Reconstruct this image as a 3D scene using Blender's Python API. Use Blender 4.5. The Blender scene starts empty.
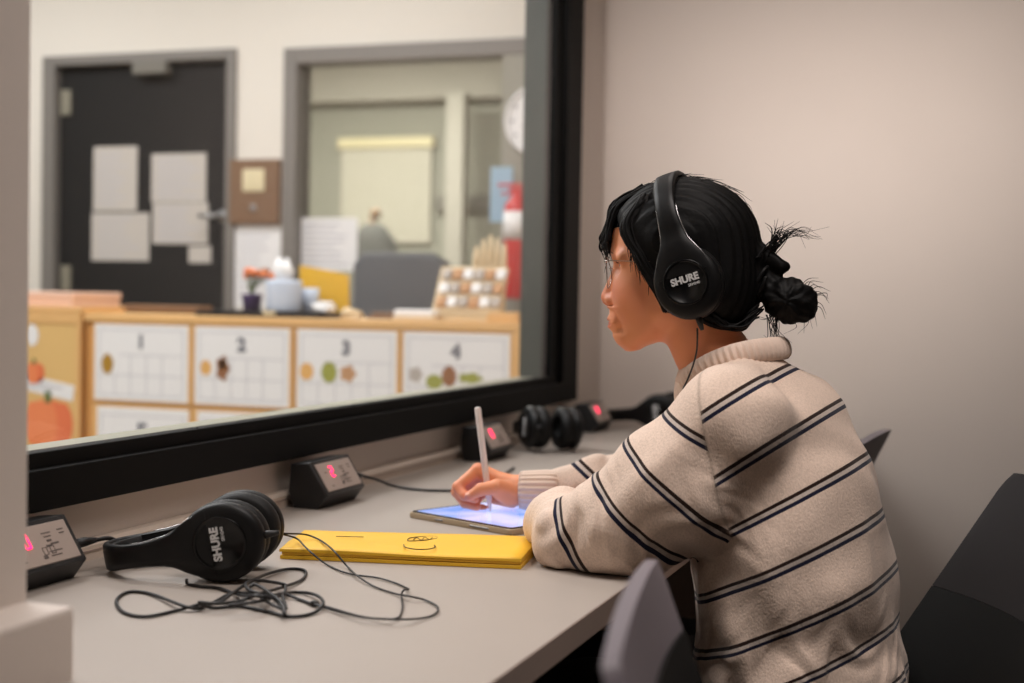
import bpy, bmesh, math, random
import numpy as np
from mathutils import Vector, Matrix, noise as mnoise
random.seed(7); rng = np.random.default_rng(7)
PI = math.pi
scn = bpy.context.scene
COL = scn.collection
# ------------------------------------------------------------------ camera numbers
YAW, PITCH, ROLL, FPX = math.radians(19.3), math.radians(-1.7), math.radians(1.0), 1435.0
CAMP = np.array([0.0, 0.0, 1.12])
cW = np.array([-math.sin(YAW)*math.cos(PITCH), math.cos(YAW)*math.cos(PITCH), math.sin(PITCH)])
_R0 = np.array([math.cos(YAW), math.sin(YAW), 0.0]); _U0 = np.cross(_R0, cW)
cR = _R0*math.cos(ROLL)+_U0*math.sin(ROLL); cU = -_R0*math.sin(ROLL)+_U0*math.cos(ROLL)
def ray(x, y): return cW + cR*((x-512)/FPX) + cU*((341.5-y)/FPX)
def on_z(x, y, z): d = ray(x, y); return CAMP + d*((z-CAMP[2])/d[2])
def on_y(x, y, Y): d = ray(x, y); return CAMP + d*((Y-CAMP[1])/d[1])
def on_x(x, y, X): d = ray(x, y); return CAMP + d*((X-CAMP[0])/d[0])
def at_depth(x, y, t): return CAMP + ray(x, y)*t
def V(a): return Vector((float(a[0]), float(a[1]), float(a[2])))
DESK = 0.74
# ------------------------------------------------------------------ materials
def lin(c):
    return tuple((v/12.92 if v <= .04045 else ((v+.055)/1.055)**2.4) for v in [x/255. for x in c])
def mat(name, rgb, rough=.6, metal=0., bump=0., bscale=200., spec=.5, var=0., vscale=6., emit=None, estr=1., sheen=0., coat=0., sss=0.):
    m = bpy.data.materials.new(name); m.use_nodes = True
    nt = m.node_tree; b = nt.nodes['Principled BSDF']
    c = (*lin(rgb), 1)
    b.inputs['Base Color'].default_value = c
    b.inputs['Roughness'].default_value = rough; b.inputs['Metallic'].default_value = metal
    b.inputs['Specular IOR Level'].default_value = spec
    if sheen: b.inputs['Sheen Weight'].default_value = sheen
    if coat: b.inputs['Coat Weight'].default_value = coat
    if sss:
        b.inputs['Subsurface Weight'].default_value = sss
        b.inputs['Subsurface Radius'].default_value = (.012, .005, .003); b.inputs['Subsurface Scale'].default_value = .6
    if emit:
        b.inputs['Emission Color'].default_value = (*lin(emit), 1); b.inputs['Emission Strength'].default_value = estr
    if bump or var:
        tc = nt.nodes.new('ShaderNodeTexCoord')
    if bump:
        n = nt.nodes.new('ShaderNodeTexNoise'); n.inputs['Scale'].default_value = bscale; n.inputs['Detail'].default_value = 4
        bp = nt.nodes.new('ShaderNodeBump'); bp.inputs['Strength'].default_value = bump; bp.inputs['Distance'].default_value = .002
        nt.links.new(tc.outputs['Object'], n.inputs['Vector']); nt.links.new(n.outputs['Fac'], bp.inputs['Height'])
        nt.links.new(bp.outputs['Normal'], b.inputs['Normal'])
    if var:
        n = nt.nodes.new('ShaderNodeTexNoise'); n.inputs['Scale'].default_value = vscale; n.inputs['Detail'].default_value = 5
        mx = nt.nodes.new('ShaderNodeMix'); mx.data_type = 'RGBA'
        mx.inputs['A'].default_value = tuple(v*(1-var) for v in c[:3])+(1,); mx.inputs['B'].default_value = tuple(min(1, v*(1+var)) for v in c[:3])+(1,)
        nt.links.new(tc.outputs['Object'], n.inputs['Vector']); nt.links.new(n.outputs['Fac'], mx.inputs['Factor'])
        nt.links.new(mx.outputs['Result'], b.inputs['Base Color'])
    return m
def glass_mat(name, tint=(251, 252, 251), refl=1.0):
    m = bpy.data.materials.new(name); m.use_nodes = True; nt = m.node_tree
    for n in list(nt.nodes): nt.nodes.remove(n)
    o = nt.nodes.new('ShaderNodeOutputMaterial'); t = nt.nodes.new('ShaderNodeBsdfTransparent'); g = nt.nodes.new('ShaderNodeBsdfGlossy')
    t.inputs['Color'].default_value = (*lin(tint), 1); g.inputs['Roughness'].default_value = .02
    fr = nt.nodes.new('ShaderNodeFresnel'); fr.inputs['IOR'].default_value = 1.45
    mm = nt.nodes.new('ShaderNodeMath'); mm.operation = 'MULTIPLY'; mm.inputs[1].default_value = refl
    mx = nt.nodes.new('ShaderNodeMixShader')
    gm = nt.nodes.new('ShaderNodeNewGeometry'); sb = nt.nodes.new('ShaderNodeMath'); sb.operation = 'SUBTRACT'; sb.inputs[0].default_value = 1
    nt.links.new(gm.outputs['Backfacing'], sb.inputs[1]); m2 = nt.nodes.new('ShaderNodeMath'); m2.operation = 'MULTIPLY'
    nt.links.new(fr.outputs[0], m2.inputs[0]); nt.links.new(sb.outputs[0], m2.inputs[1]); nt.links.new(m2.outputs[0], mm.inputs[0]); nt.links.new(mm.outputs[0], mx.inputs[0]); nt.links.new(t.outputs[0], mx.inputs[1]); nt.links.new(g.outputs[0], mx.inputs[2])
    nt.links.new(mx.outputs[0], o.inputs[0]); return m
M = {}
M['booth_wall'] = mat('booth_wall_paint', (210, 199, 190), .75, bump=.15, bscale=300, var=.02)
M['class_wall'] = mat('classroom_wall_paint', (226, 221, 211), .8, bump=.1, bscale=120)
M['ceiling'] = mat('ceiling_tile', (225, 222, 215), .9, bump=.3, bscale=150)
M['carpet'] = mat('dark_carpet', (58, 54, 52), .95, bump=.8, bscale=400, var=.25, vscale=60)
M['vinyl'] = mat('classroom_floor', (150, 140, 125), .5, var=.06)
M['desk'] = mat('desk_laminate', (166, 156, 147), .42, bump=.05, bscale=700, var=.03, vscale=9)
M['desk_edge'] = mat('desk_edge_band', (160, 142, 132), .5)
M['frame'] = mat('black_window_frame', (12, 12, 12), .65, bump=.05, spec=.12)
M['jamb'] = mat('dark_green_grey_jamb', (62, 72, 68), .45)
M['sill'] = mat('reflection_toned_sill', (150, 148, 130), .5)  # pale colour stands in for the classroom's grazing reflection on dark metal
M['glass'] = glass_mat('window_glass')
M['glass_dim'] = glass_mat('interior_window_glass', (240, 240, 237))
M['raceway'] = mat('raceway_plastic', (205, 190, 176), .45)
M['grey_frame'] = mat('grey_steel_frame', (122, 118, 113), .5)
M['door_dark'] = mat('dark_door', (9, 8, 7), .8, var=.12)
M['black'] = mat('black_plastic', (11, 11, 12), .45, bump=.08, bscale=900, spec=.3)
M['black_gloss'] = mat('glossy_black_plastic', (8, 8, 9), .25, spec=.35)
M['black_soft'] = mat('black_leatherette', (13, 12, 12), .55, spec=.3, bump=.25, bscale=500)
M['charcoal'] = mat('charcoal_box_plastic', (24, 24, 26), .45, bump=.15, bscale=1200)
M['label_plate'] = mat('grey_label_plate', (176, 160, 150), .5)
M['print'] = mat('dark_print', (98, 88, 84), .6)
M['led'] = mat('red_led', (255, 40, 90), .4, emit=(255, 30, 92), estr=4.0)
M['white_text'] = mat('white_lettering', (215, 215, 215), .5)
M['silver'] = mat('silver_trim', (190, 190, 192), .25, metal=.9)
M['cable'] = mat('black_cable_rubber', (24, 22, 22), .5)
M['yellow'] = mat('yellow_envelope', (238, 186, 40), .5, bump=.2, bscale=40, var=.05, vscale=12)
M['ink'] = mat('dark_marker_ink', (92, 74, 34), .7)
M['tablet_case'] = mat('tan_tablet_case', (172, 152, 124), .6, bump=.2)
M['tablet_edge'] = mat('tablet_aluminium', (120, 116, 112), .35, metal=.8)
M['stylus'] = mat('white_stylus', (236, 226, 222), .3)
M['hair'] = mat('black_hair', (7, 6, 6), .6, bump=.4, bscale=120, spec=.18)
M['strand'] = mat('hair_strand', (9, 7, 7), .6, spec=.18)
M['trousers'] = mat('black_trousers', (20, 20, 23), .85, bump=.3)
M['shoe'] = mat('black_shoe', (24, 24, 24), .6)
M['rubber'] = mat('white_rubber_sole', (190, 186, 180), .7)
M['chair_shell'] = mat('grey_chair_shell', (112, 104, 110), .55, bump=.1, bscale=500)
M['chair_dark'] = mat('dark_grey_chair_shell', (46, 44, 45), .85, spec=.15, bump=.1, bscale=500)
M['chair_black'] = mat('black_chair_plastic', (9, 9, 9), .7, spec=.2, bump=.15, bscale=500)
M['chrome_grey'] = mat('dark_steel_tube', (60, 60, 62), .35, metal=.8)
M['wood'] = mat('honey_wood', (230, 184, 122), .5, var=.08, vscale=14)
M['wood_dark'] = mat('orange_wood_trim', (208, 152, 88), .5, var=.1, vscale=14)
M['tan_panel'] = mat('tan_fabric_panel', (226, 188, 122), .8, bump=.2)
M['paper'] = mat('white_paper', (240, 240, 240), .8)
M['paper_grey'] = mat('greyish_paper', (196, 190, 182), .85)
M['line'] = mat('grey_ruled_line', (188, 188, 196), .8)
M['numeral'] = mat('dark_numeral', (122, 124, 132), .8)
M['p_gold'] = mat('gold_print', (176, 134, 44), .8)
M['p_orange'] = mat('orange_print', (238, 138, 88), .8)
M['p_peach'] = mat('peach_print', (230, 178, 104), .8)
M['p_green'] = mat('olive_print', (158, 162, 70), .8)
M['p_brown'] = mat('brown_print', (150, 100, 62), .8)
M['p_tan'] = mat('tan_print', (196, 150, 108), .8)
M['p_lilac'] = mat('greige_print', (186, 178, 170), .8)
M['stem'] = mat('green_stem', (96, 116, 66), .8)
M['pinkbox'] = mat('pinkish_cardboard', (232, 196, 176), .7)
M['brown_box'] = mat('brown_panel', (122, 92, 66), .6)
M['cream'] = mat('cream_plastic', (226, 214, 176), .5)
M['bluewhite'] = mat('pale_blue_plastic', (206, 218, 236), .4)
M['blue_paper'] = mat('light_blue_paper', (158, 190, 212), .8)
M['red'] = mat('extinguisher_red', (206, 40, 42), .35)
M['metal'] = mat('brushed_metal', (170, 170, 170), .35, metal=.8)
M['purple'] = mat('purple_plastic', (92, 72, 120), .6)
M['coat'] = mat('dark_grey_fabric', (74, 74, 72), .9)
M['office'] = mat('slate_office_chair', (84, 88, 92), .8)
M['far_wall'] = mat('far_room_wall', (152, 151, 140), .85)
M['far_band'] = mat('far_room_soffit', (174, 169, 160), .85)
M['blind'] = mat('cream_blind', (202, 197, 184), .8)
M['dark_bar'] = mat('dark_grey_rail', (118, 115, 107), .7)
M['maple'] = mat('light_maple', (222, 200, 162), .6)
M['lens'] = glass_mat('spectacle_lens', (238, 240, 244), 1.6)
M['specs'] = mat('thin_metal_rim', (160, 148, 140), .25, metal=1.0)
M['eye_white'] = mat('eye_white', (200, 190, 182), .25)
M['eye_dark'] = mat('dark_iris', (20, 13, 10), .15)
M['brow'] = mat('eyebrow_hair', (52, 34, 28), .8)
M['trim'] = mat('door_hinge_metal', (150, 146, 130), .5, metal=.4)
# ------------------------------------------------------------------ object helpers
def props(o, label=None, cat=None, group=None, kind=None):
    if label: o['label'] = label
    if cat: o['category'] = cat
    if group: o['group'] = group
    if kind: o['kind'] = kind
    return o
def thing(name, label, cat, loc=(0, 0, 0), rotz=0., group=None):
    o = bpy.data.objects.new(name, None); COL.objects.link(o); o.empty_display_size = .05
    o.location = loc; o.rotation_euler = (0, 0, rotz)
    return props(o, label, cat, group)
def obj(name, bm, mats, parent=None, smooth=False, loc=None):
    me = bpy.data.meshes.new(name); bm.normal_update(); bm.to_mesh(me); bm.free()
    for m in (mats if isinstance(mats, (list, tuple)) else [mats]): me.materials.append(m)
    if smooth:
        for p in me.polygons: p.use_smooth = True
    o = bpy.data.objects.new(name, me); COL.objects.link(o)
    if loc is not None: o.location = loc
    if parent is not None: o.parent = parent
    return o
def smooth_by_angle(o, ang=40):
    me = o.data
    for p in me.polygons: p.use_smooth = True
    b = bmesh.new(); b.from_mesh(me)
    for e in b.edges:
        if len(e.link_faces) == 2 and e.calc_face_angle(0) > math.radians(ang): e.smooth = False
    b.to_mesh(me); b.free(); return o
def struct(name, bm, mats, parent=None, **k):
    o = obj(name, bm, mats, parent, **k)
    if parent is None: o['kind'] = 'structure'
    return o
def nb(): return bmesh.new()
def box(bm, lo, hi, bevel=0., seg=2, mi=0, mtx=None):
    r = bmesh.ops.create_cube(bm, size=1.0); vs = r['verts']
    lo = Vector(lo); hi = Vector(hi); c = (lo+hi)/2; s = hi-lo
    for v in vs: v.co = Vector((v.co.x*s.x, v.co.y*s.y, v.co.z*s.z))+c
    fs = list({f for v in vs for f in v.link_faces})
    if bevel > 0:
        es = list({e for v in vs for e in v.link_edges})
        q = bmesh.ops.bevel(bm, geom=es, offset=bevel, segments=seg, profile=.5, affect='EDGES', clamp_overlap=True)
        fs = [f for f in bm.faces if f.is_valid and f in set(q['faces'])] + [f for f in fs if f.is_valid]
        vs = list({v for f in fs for v in f.verts})
    for f in fs: f.material_index = mi
    if mtx is not None:
        for v in vs: v.co = mtx @ v.co
    return vs
def tube(bm, pts, r, n=8, mi=0, caps=True, r2=None, closed=False):
    pts = [Vector(p) for p in pts]; N = len(pts); rings = []
    rs = r if isinstance(r, (list, tuple)) else [r]*N
    up = None
    for i, p in enumerate(pts):
        a = pts[i-1] if (i > 0 or closed) else p; b = pts[(i+1) % N] if (i < N-1 or closed) else p
        t = (b-a).normalized() if (b-a).length > 1e-9 else Vector((0, 0, 1))
        if up is None:
            up = Vector((0, 0, 1)) if abs(t.z) < .9 else Vector((1, 0, 0))
        s = t.cross(up).normalized(); up = s.cross(t).normalized()
        rr = rs[i]; rb = rr if r2 is None else r2
        rings.append([bm.verts.new(p+s*(rr*math.cos(2*PI*k/n))+up*(rb*math.sin(2*PI*k/n))) for k in range(n)])
    M_ = N if closed else N-1
    for i in range(M_):
        A = rings[i]; B = rings[(i+1) % N]
        for k in range(n):
            f = bm.faces.new((A[k], A[(k+1) % n], B[(k+1) % n], B[k])); f.material_index = mi; f.smooth = True
    if caps and not closed:
        f = bm.faces.new(list(reversed(rings[0]))); f.material_index = mi
        f = bm.faces.new(rings[-1]); f.material_index = mi
def lathe(bm, prof, n=32, mi=0, mtx=None, sx=1., sy=1.):
    rings = []
    for (r, z) in prof:
        if r < 1e-6: rings.append([bm.verts.new((0, 0, z))])
        else: rings.append([bm.verts.new((r*sx*math.cos(2*PI*k/n), r*sy*math.sin(2*PI*k/n), z)) for k in range(n)])
    for i in range(len(rings)-1):
        A, B = rings[i], rings[i+1]
        for k in range(n):
            a = [A[0]] if len(A) == 1 else [A[k], A[(k+1) % n]]
            b = [B[0]] if len(B) == 1 else [B[(k+1) % n], B[k]]
            if len(a)+len(b) >= 3:
                f = bm.faces.new(a+b); f.material_index = mi; f.smooth = True
    if mtx is not None:
        for R in rings:
            for v in R: v.co = mtx @ v.co
def prism(bm, outline, lo, hi, mi=0, mtx=None, bevel=0., seg=2):
    """outline: (x,y) ccw, extruded along z from lo to hi"""
    b = [bm.verts.new((x, y, lo)) for x, y in outline]; t = [bm.verts.new((x, y, hi)) for x, y in outline]
    n = len(outline); fs = [bm.faces.new(list(reversed(b))), bm.faces.new(t)]
    for k in range(n): fs.append(bm.faces.new((b[k], b[(k+1) % n], t[(k+1) % n], t[k])))
    vs = b+t
    if bevel:
        es = list(fs[0].edges)+list(fs[1].edges)
        q = bmesh.ops.bevel(bm, geom=es, offset=bevel, segments=seg, profile=.5, affect='EDGES', clamp_overlap=True)
        fs = [f for f in fs if f.is_valid]+[f for f in q['faces'] if f.is_valid]
        vs = list({v for f in fs for v in f.verts})
    for f in fs: f.material_index = mi
    if mtx is not None:
        for v in vs: v.co = mtx @ v.co
    return vs
def text_into(bm, body, size, mtx, mi=0, depth=.0004, align='CENTER', bold=0.):
    cu = bpy.data.curves.new('lettering', 'FONT'); cu.body = body; cu.size = size; cu.extrude = depth; cu.align_x = align; cu.align_y = 'CENTER'; cu.offset = bold
    o = bpy.data.objects.new('lettering', cu); COL.objects.link(o)
    dg = bpy.context.evaluated_depsgraph_get(); dg.update()
    me = bpy.data.meshes.new_from_object(o.evaluated_get(dg)); me.transform(mtx)
    k = len(bm.faces); bm.from_mesh(me); bm.faces.ensure_lookup_table()
    for f in bm.faces[k:]: f.material_index = mi
    bpy.data.objects.remove(o); bpy.data.curves.remove(cu); bpy.data.meshes.remove(me)
def frame_mtx(o, x, y, z):
    return Matrix(((x[0], y[0], z[0], o[0]), (x[1], y[1], z[1], o[1]), (x[2], y[2], z[2], o[2]), (0, 0, 0, 1)))
def catmull(pts, n=8, closed=False):
    P = [np.array(p, float) for p in pts]; out = []; N = len(P)
    for i in range(N if closed else N-1):
        p0 = P[i-1] if (i > 0 or closed) else P[i]*2-P[i+1]
        p1 = P[i]; p2 = P[(i+1) % N]
        p3 = P[(i+2) % N] if (i+2 < N or closed) else p2*2-p1
        for k in range(n):
            t = k/n
            out.append(.5*((2*p1)+(-p0+p2)*t+(2*p0-5*p1+4*p2-p3)*t*t+(-p0+3*p1-3*p2+p3)*t**3))
    if not closed: out.append(P[-1])
    return out
def dup(root, name=None):
    r = root.copy(); COL.objects.link(r)
    for ch in list(root.children):
        c = ch.copy(); COL.objects.link(c); c.parent = r
        for g in list(ch.children):
            d = g.copy(); COL.objects.link(d); d.parent = c
    return r
# ------------------------------------------------------------------ implicit surfaces
def smin(a, b, k):
    h = np.clip(.5+.5*(b-a)/k, 0, 1); return b*(1-h)+a*h-k*h*(1-h)
def smax(a, b, k): return -smin(-a, -b, k)
def cone(p, a, b, r1, r2):
    a = np.asarray(a, float); ba = np.asarray(b, float)-a; pa = p-a
    t = np.clip(pa@ba/(ba@ba), 0, 1)
    return np.sqrt(((pa-t[:, None]*ba)**2).sum(1))-(r1+(r2-r1)*t)
def ball(p, c, r): return np.sqrt(((p-np.asarray(c))**2).sum(1))-r
def ell(p, c, r, rot=None):
    q = p-np.asarray(c, float)
    if rot is not None: q = q@rot
    r = np.asarray(r, float); k0 = np.sqrt(((q/r)**2).sum(1)); k1 = np.sqrt(((q/(r*r))**2).sum(1))+1e-9
    return k0*(k0-1)/k1
def chain(p, pts, rs, k=.0):
    d = None
    for i in range(len(pts)-1):
        e = cone(p, pts[i], pts[i+1], rs[i], rs[i+1])
        d = e if d is None else (np.minimum(d, e) if k <= 0 else smin(d, e, k))
    return d
def surface_nets(f, lo, hi, h, B=12):
    lo = np.array(lo, float); hi = np.array(hi, float)
    nblk = np.ceil((hi-lo)/(h*B)).astype(int); n = nblk*B+1
    g = np.meshgrid(*[np.arange(k) for k in nblk], indexing='ij'); bi = np.stack([a.ravel() for a in g], 1)
    d = f(lo+(bi*B+B/2)*h); act = np.abs(d) < B*h*.87*1.45+.004
    F = np.ones(tuple(nblk*B), np.float32)
    sg = np.where(d < 0, -1, 1).astype(np.float32).reshape(tuple(nblk))
    F[:] = np.repeat(np.repeat(np.repeat(sg, B, 0), B, 1), B, 2)
    l = np.stack([a.ravel() for a in np.meshgrid(*[np.arange(B)]*3, indexing='ij')], 1)
    ab = bi[act]
    for s in range(0, len(ab), 64):
        bb = ab[s:s+64]; P = (bb[:, None, :]*B+l[None]).reshape(-1, 3)
        F[P[:, 0], P[:, 1], P[:, 2]] = f(lo+P*h)
    S = F < 0; cnt = np.zeros(tuple(np.array(S.shape)-1), np.int8)
    corners = [(i, j, k) for i in (0, 1) for j in (0, 1) for k in (0, 1)]
    nx, ny, nz = cnt.shape
    for (i, j, k) in corners: cnt += S[i:i+nx, j:j+ny, k:k+nz]
    cells = np.argwhere((cnt > 0) & (cnt < 8)); N = len(cells)
    idx = -np.ones(cnt.shape, np.int32); idx[cells[:, 0], cells[:, 1], cells[:, 2]] = np.arange(N)
    acc = np.zeros((N, 3)); num = np.zeros(N)
    val = {c: F[cells[:, 0]+c[0], cells[:, 1]+c[1], cells[:, 2]+c[2]] for c in corners}
    for c in corners:
        for ax in range(3):
            if c[ax] == 0:
                e = list(c); e[ax] = 1; e = tuple(e); a = val[c]; b = val[e]; m = (a < 0) != (b < 0)
                t = np.where(m, a/(np.where(np.abs(a-b) < 1e-12, 1, a-b)), 0)
                q = np.repeat(np.array(c, float)[None], N, 0); q[:, ax] = t
                acc[m] += q[m]; num[m] += 1
    verts = lo+(cells+acc/np.maximum(num, 1)[:, None])*h
    quads = []
    for ax in range(3):
        sl0 = [slice(None)]*3; sl1 = [slice(None)]*3; sl0[ax] = slice(0, -1); sl1[ax] = slice(1, None)
        e = np.argwhere(S[tuple(sl0)] != S[tuple(sl1)])
        u, v = [(1, 2), (2, 0), (0, 1)][ax]
        ok = (e[:, u] > 0) & (e[:, v] > 0) & (e[:, u] < cnt.shape[u]) & (e[:, v] < cnt.shape[v]); e = e[ok]
        def cid(du, dv):
            q = e.copy(); q[:, u] -= du; q[:, v] -= dv; return idx[q[:, 0], q[:, 1], q[:, 2]]
        Q = np.stack([cid(1, 1), cid(0, 1), cid(0, 0), cid(1, 0)], 1)
        ins = S[e[:, 0], e[:, 1], e[:, 2]]
        Q[~ins] = Q[~ins][:, ::-1]; quads.append(Q[(Q >= 0).all(1)])
    return verts, np.concatenate(quads)
def np_mesh(name, verts, quads, mats, parent=None, attrs=None, base=None, smooth=True):
    if base is not None: verts = verts-np.asarray(base)
    me = bpy.data.meshes.new(name); me.vertices.add(len(verts)); me.vertices.foreach_set('co', verts.astype(np.float32).ravel())
    me.loops.add(len(quads)*4); me.loops.foreach_set('vertex_index', quads.astype(np.int32).ravel())
    me.polygons.add(len(quads)); me.polygons.foreach_set('loop_start', np.arange(0, len(quads)*4, 4, dtype=np.int32))
    me.polygons.foreach_set('use_smooth', np.ones(len(quads), bool)) if smooth else None
    me.update(calc_edges=True); me.validate()
    for k, a in (attrs or {}).items():
        at = me.attributes.new(k, 'FLOAT', 'POINT'); at.data.foreach_set('value', np.asarray(a, np.float32))
    for m in (mats if isinstance(mats, (list, tuple)) else [mats]): me.materials.append(m)
    o = bpy.data.objects.new(name, me); COL.objects.link(o)
    if parent is not None: o.parent = parent
    return o
def relax(verts, quads, it=2, w=.5):
    e = np.concatenate([quads[:, [0, 1]], quads[:, [1, 2]], quads[:, [2, 3]], quads[:, [3, 0]]])
    for _ in range(it):
        s = np.zeros_like(verts); c = np.zeros(len(verts))
        for k in range(3):
            s[:, k] = np.bincount(e[:, 0], verts[e[:, 1], k], len(verts))+np.bincount(e[:, 1], verts[e[:, 0], k], len(verts))
        c = np.bincount(e[:, 0], minlength=len(verts))+np.bincount(e[:, 1], minlength=len(verts))
        verts = verts*(1-w)+w*s/np.maximum(c, 1)[:, None]
    return verts
# ================================================================== ROOM SHELL
XW, XC = -1.25, -1.34            # booth side and classroom side of the window wall
YE = 4.42                        # booth end wall
WB, WT, WY0, WY1 = .895, 2.15, .3, 3.9
b = nb(); box(b, (-1.34, -1.6, -.05), (1.7, YE, 0)); struct('floor', b, M['carpet'])
b = nb(); box(b, (-1.34, -1.6, 2.6), (1.7, YE, 2.66)); struct('ceiling', b, M['ceiling'])
b = nb()
box(b, (XC, -1.6, 0), (XW, 5.75, WB-.01)); box(b, (XC, -1.6, WT), (XW, 5.75, 3.0))
box(b, (XC, -1.6, WB-.01), (XW, WY0, WT)); box(b, (XC, WY1+.02, WB-.01), (XW, 5.75, WT))
struct('wall_left', b, M['booth_wall'])
b = nb(); box(b, (XW, YE, 0), (1.7, YE+.1, 2.66)); struct('wall_back', b, M['booth_wall'])
b = nb(); box(b, (1.6, -1.6, 0), (1.7, YE, 2.66)); struct('wall_right', b, M['booth_wall'])
b = nb(); box(b, (-1.34, -1.7, 0), (1.7, -1.6, 2.66)); struct('wall_front', b, M['booth_wall'])
b = nb(); box(b, (XW-.005, .35, 0), (-.918, 1.18, 2.6), .004); box(b, (XW-.005, .35, 0), (-.862, 1.18, .812), .005)
struct('wall_pillar', b, M['booth_wall'])
# observation window
w1 = thing('window_1', None, None, (XW, 2.1, WB)); w1['kind'] = 'structure'
def loc_box(bm, lo, hi, o, **k): box(bm, [lo[i]-o[i] for i in range(3)], [hi[i]-o[i] for i in range(3)], **k)
O = (XW, 2.1, WB); b = nb()
loc_box(b, (-1.262, WY0-.18, .8245), (-1.22, 4.08, .881), O, bevel=.0025)
loc_box(b, (-1.262, WY0-.18, 2.12), (-1.22, 4.08, 2.24), O, bevel=.0025)
loc_box(b, (-1.262, 3.93, .881), (-1.22, 4.08, 2.12), O, bevel=.0025)
loc_box(b, (-1.262, WY0-.18, .881), (-1.22, WY0, 2.12), O, bevel=.0025)
obj('window_frame', b, M['frame'], w1)
b = nb()
loc_box(b, (-1.264, WY0, .875), (-1.236, 3.935, .902), O, bevel=.002)
loc_box(b, (-1.264, 3.865, .9), (-1.236, 3.935, 2.13), O, bevel=.002)
loc_box(b, (-1.264, WY0, 2.1), (-1.236, 3.935, 2.13), O, bevel=.002)
obj('glazing_stop', b, M['frame'], w1)
b = nb(); loc_box(b, (-1.249, WY0+.005, .9), (-1.244, 3.87, 2.105), O); obj('glass_pane', b, M['glass'], w1)
b = nb(); loc_box(b, (-1.352, WY0, .87), (-1.264, 3.9, .8955), O, bevel=.002); obj('window_sill', b, M['sill'], w1)
b = nb(); loc_box(b, (XC-.002, 3.898, .8956), (-1.264, 3.918, 2.14), O); loc_box(b, (XC-.002, WY0, 2.14), (-1.264, 3.918, 2.16), O); obj('jamb_lining', b, M['jamb'], w1)
b = nb()
for yy in (1.45, 2.02, 2.6, 3.2, 3.6): lathe(b, [(0, .0016), (.003, .0014), (.004, 0)], 10, mtx=Matrix.Translation((-1.258+.0-XW+.012, yy-2.1, .902-WB)))
obj('screw_head', b, M['black_gloss'], w1)
# classroom shell
YC = 5.75
b = nb(); box(b, (-7, -2, -.06), (XC-.001, 9.6, -.001)); struct('floor_classroom', b, M['vinyl'])
b = nb(); box(b, (-7, -2, 2.95), (XC-.001, 9.6, 3.0)); struct('ceiling_classroom', b, M['ceiling'])
b = nb(); box(b, (-7.1, -2, 0), (-7, 9.6, 3)); struct('wall_west', b, M['class_wall'])
b = nb(); box(b, (-7, -2.1, 0), (XC, -2, 3)); struct('wall_south', b, M['class_wall'])
b = nb(); box(b, (XC-.001, YC+.001, 0), (XC+.1, 9.6, 3)); struct('wall_east', b, M['far_wall'])
b = nb(); box(b, (-7, 9.4, 0), (XC, 9.5, 2.5)); box(b, (-7, 9.25, 2.5), (XC, 9.5, 2.96), mi=1); struct('wall_far', b, [M['far_wall'], M['far_band']])
def px(x, y, Y=YC): return on_y(x, y, Y)
dl, dr_, dt = px(44, 170)[0], px(236, 170)[0], px(140, 53)[2]
wl, wr, wt, wb = px(285, 150)[0], -1.40, px(400, 44)[2], .92
b = nb()
box(b, (-7, YC, 0), (dl, YC+.12, 3)); box(b, (dl, YC, dt), (dr_, YC+.12, 3)); box(b, (dr_, YC, 0), (wl, YC+.12, 3))
box(b, (wl, YC, wt), (XC, YC+.12, 3)); box(b, (wl, YC, 0), (XC, YC+.12, wb)); box(b, (wr, YC, wb), (XC, YC+.12, wt))
struct('wall_north', b, M['class_wall'])
# dark door
d1 = thing('door_1', None, None, ((dl+dr_)/2, YC, 0)); d1['kind'] = 'structure'
il, ir, it = px(56, 170)[0], px(227, 170)[0], px(140, 63)[2]; O = ((dl+dr_)/2, YC, 0)
b = nb(); loc_box(b, (dl, YC-.02, 0), (il, YC+.1, dt), O, bevel=.004); loc_box(b, (ir, YC-.02, 0), (dr_, YC+.1, dt), O, bevel=.004); loc_box(b, (il, YC-.02, it), (ir, YC+.1, dt), O, bevel=.004)
obj('door_frame', b, M['grey_frame'], d1)
b = nb(); loc_box(b, (il+.002, YC+.03, .01), (ir-.002, YC+.075, it-.003), O); obj('door_leaf', b, M['door_dark'], d1)
for yy in (102, 278):
    c = px(64, yy); b = nb(); loc_box(b, (c[0]-.035, YC+.018, c[2]-.06), (c[0]+.02, YC+.031, c[2]+.06), O, bevel=.004); obj('hinge', b, M['trim'], d1)
c = px(220, 216); b = nb(); tube(b, [(c[0]-O[0], .03, c[2]), (c[0]-O[0], -.03, c[2]), (c[0]-O[0]-.09, -.035, c[2])], .011); lathe(b, [(0, 0), (.028, 0), (.028, .01), (0, .01)], 20, mtx=Matrix.Translation((c[0]-O[0], .03, c[2]))@Matrix.Rotation(PI/2, 4, 'X'))
obj('door_handle', b, M['metal'], d1)
c = px(152, 68); b = nb(); loc_box(b, (c[0]-.09, YC-.03, c[2]-.03), (c[0]+.09, YC+.029, c[2]+.03), O, bevel=.006); obj('door_closer', b, M['dark_bar'], d1)
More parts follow.
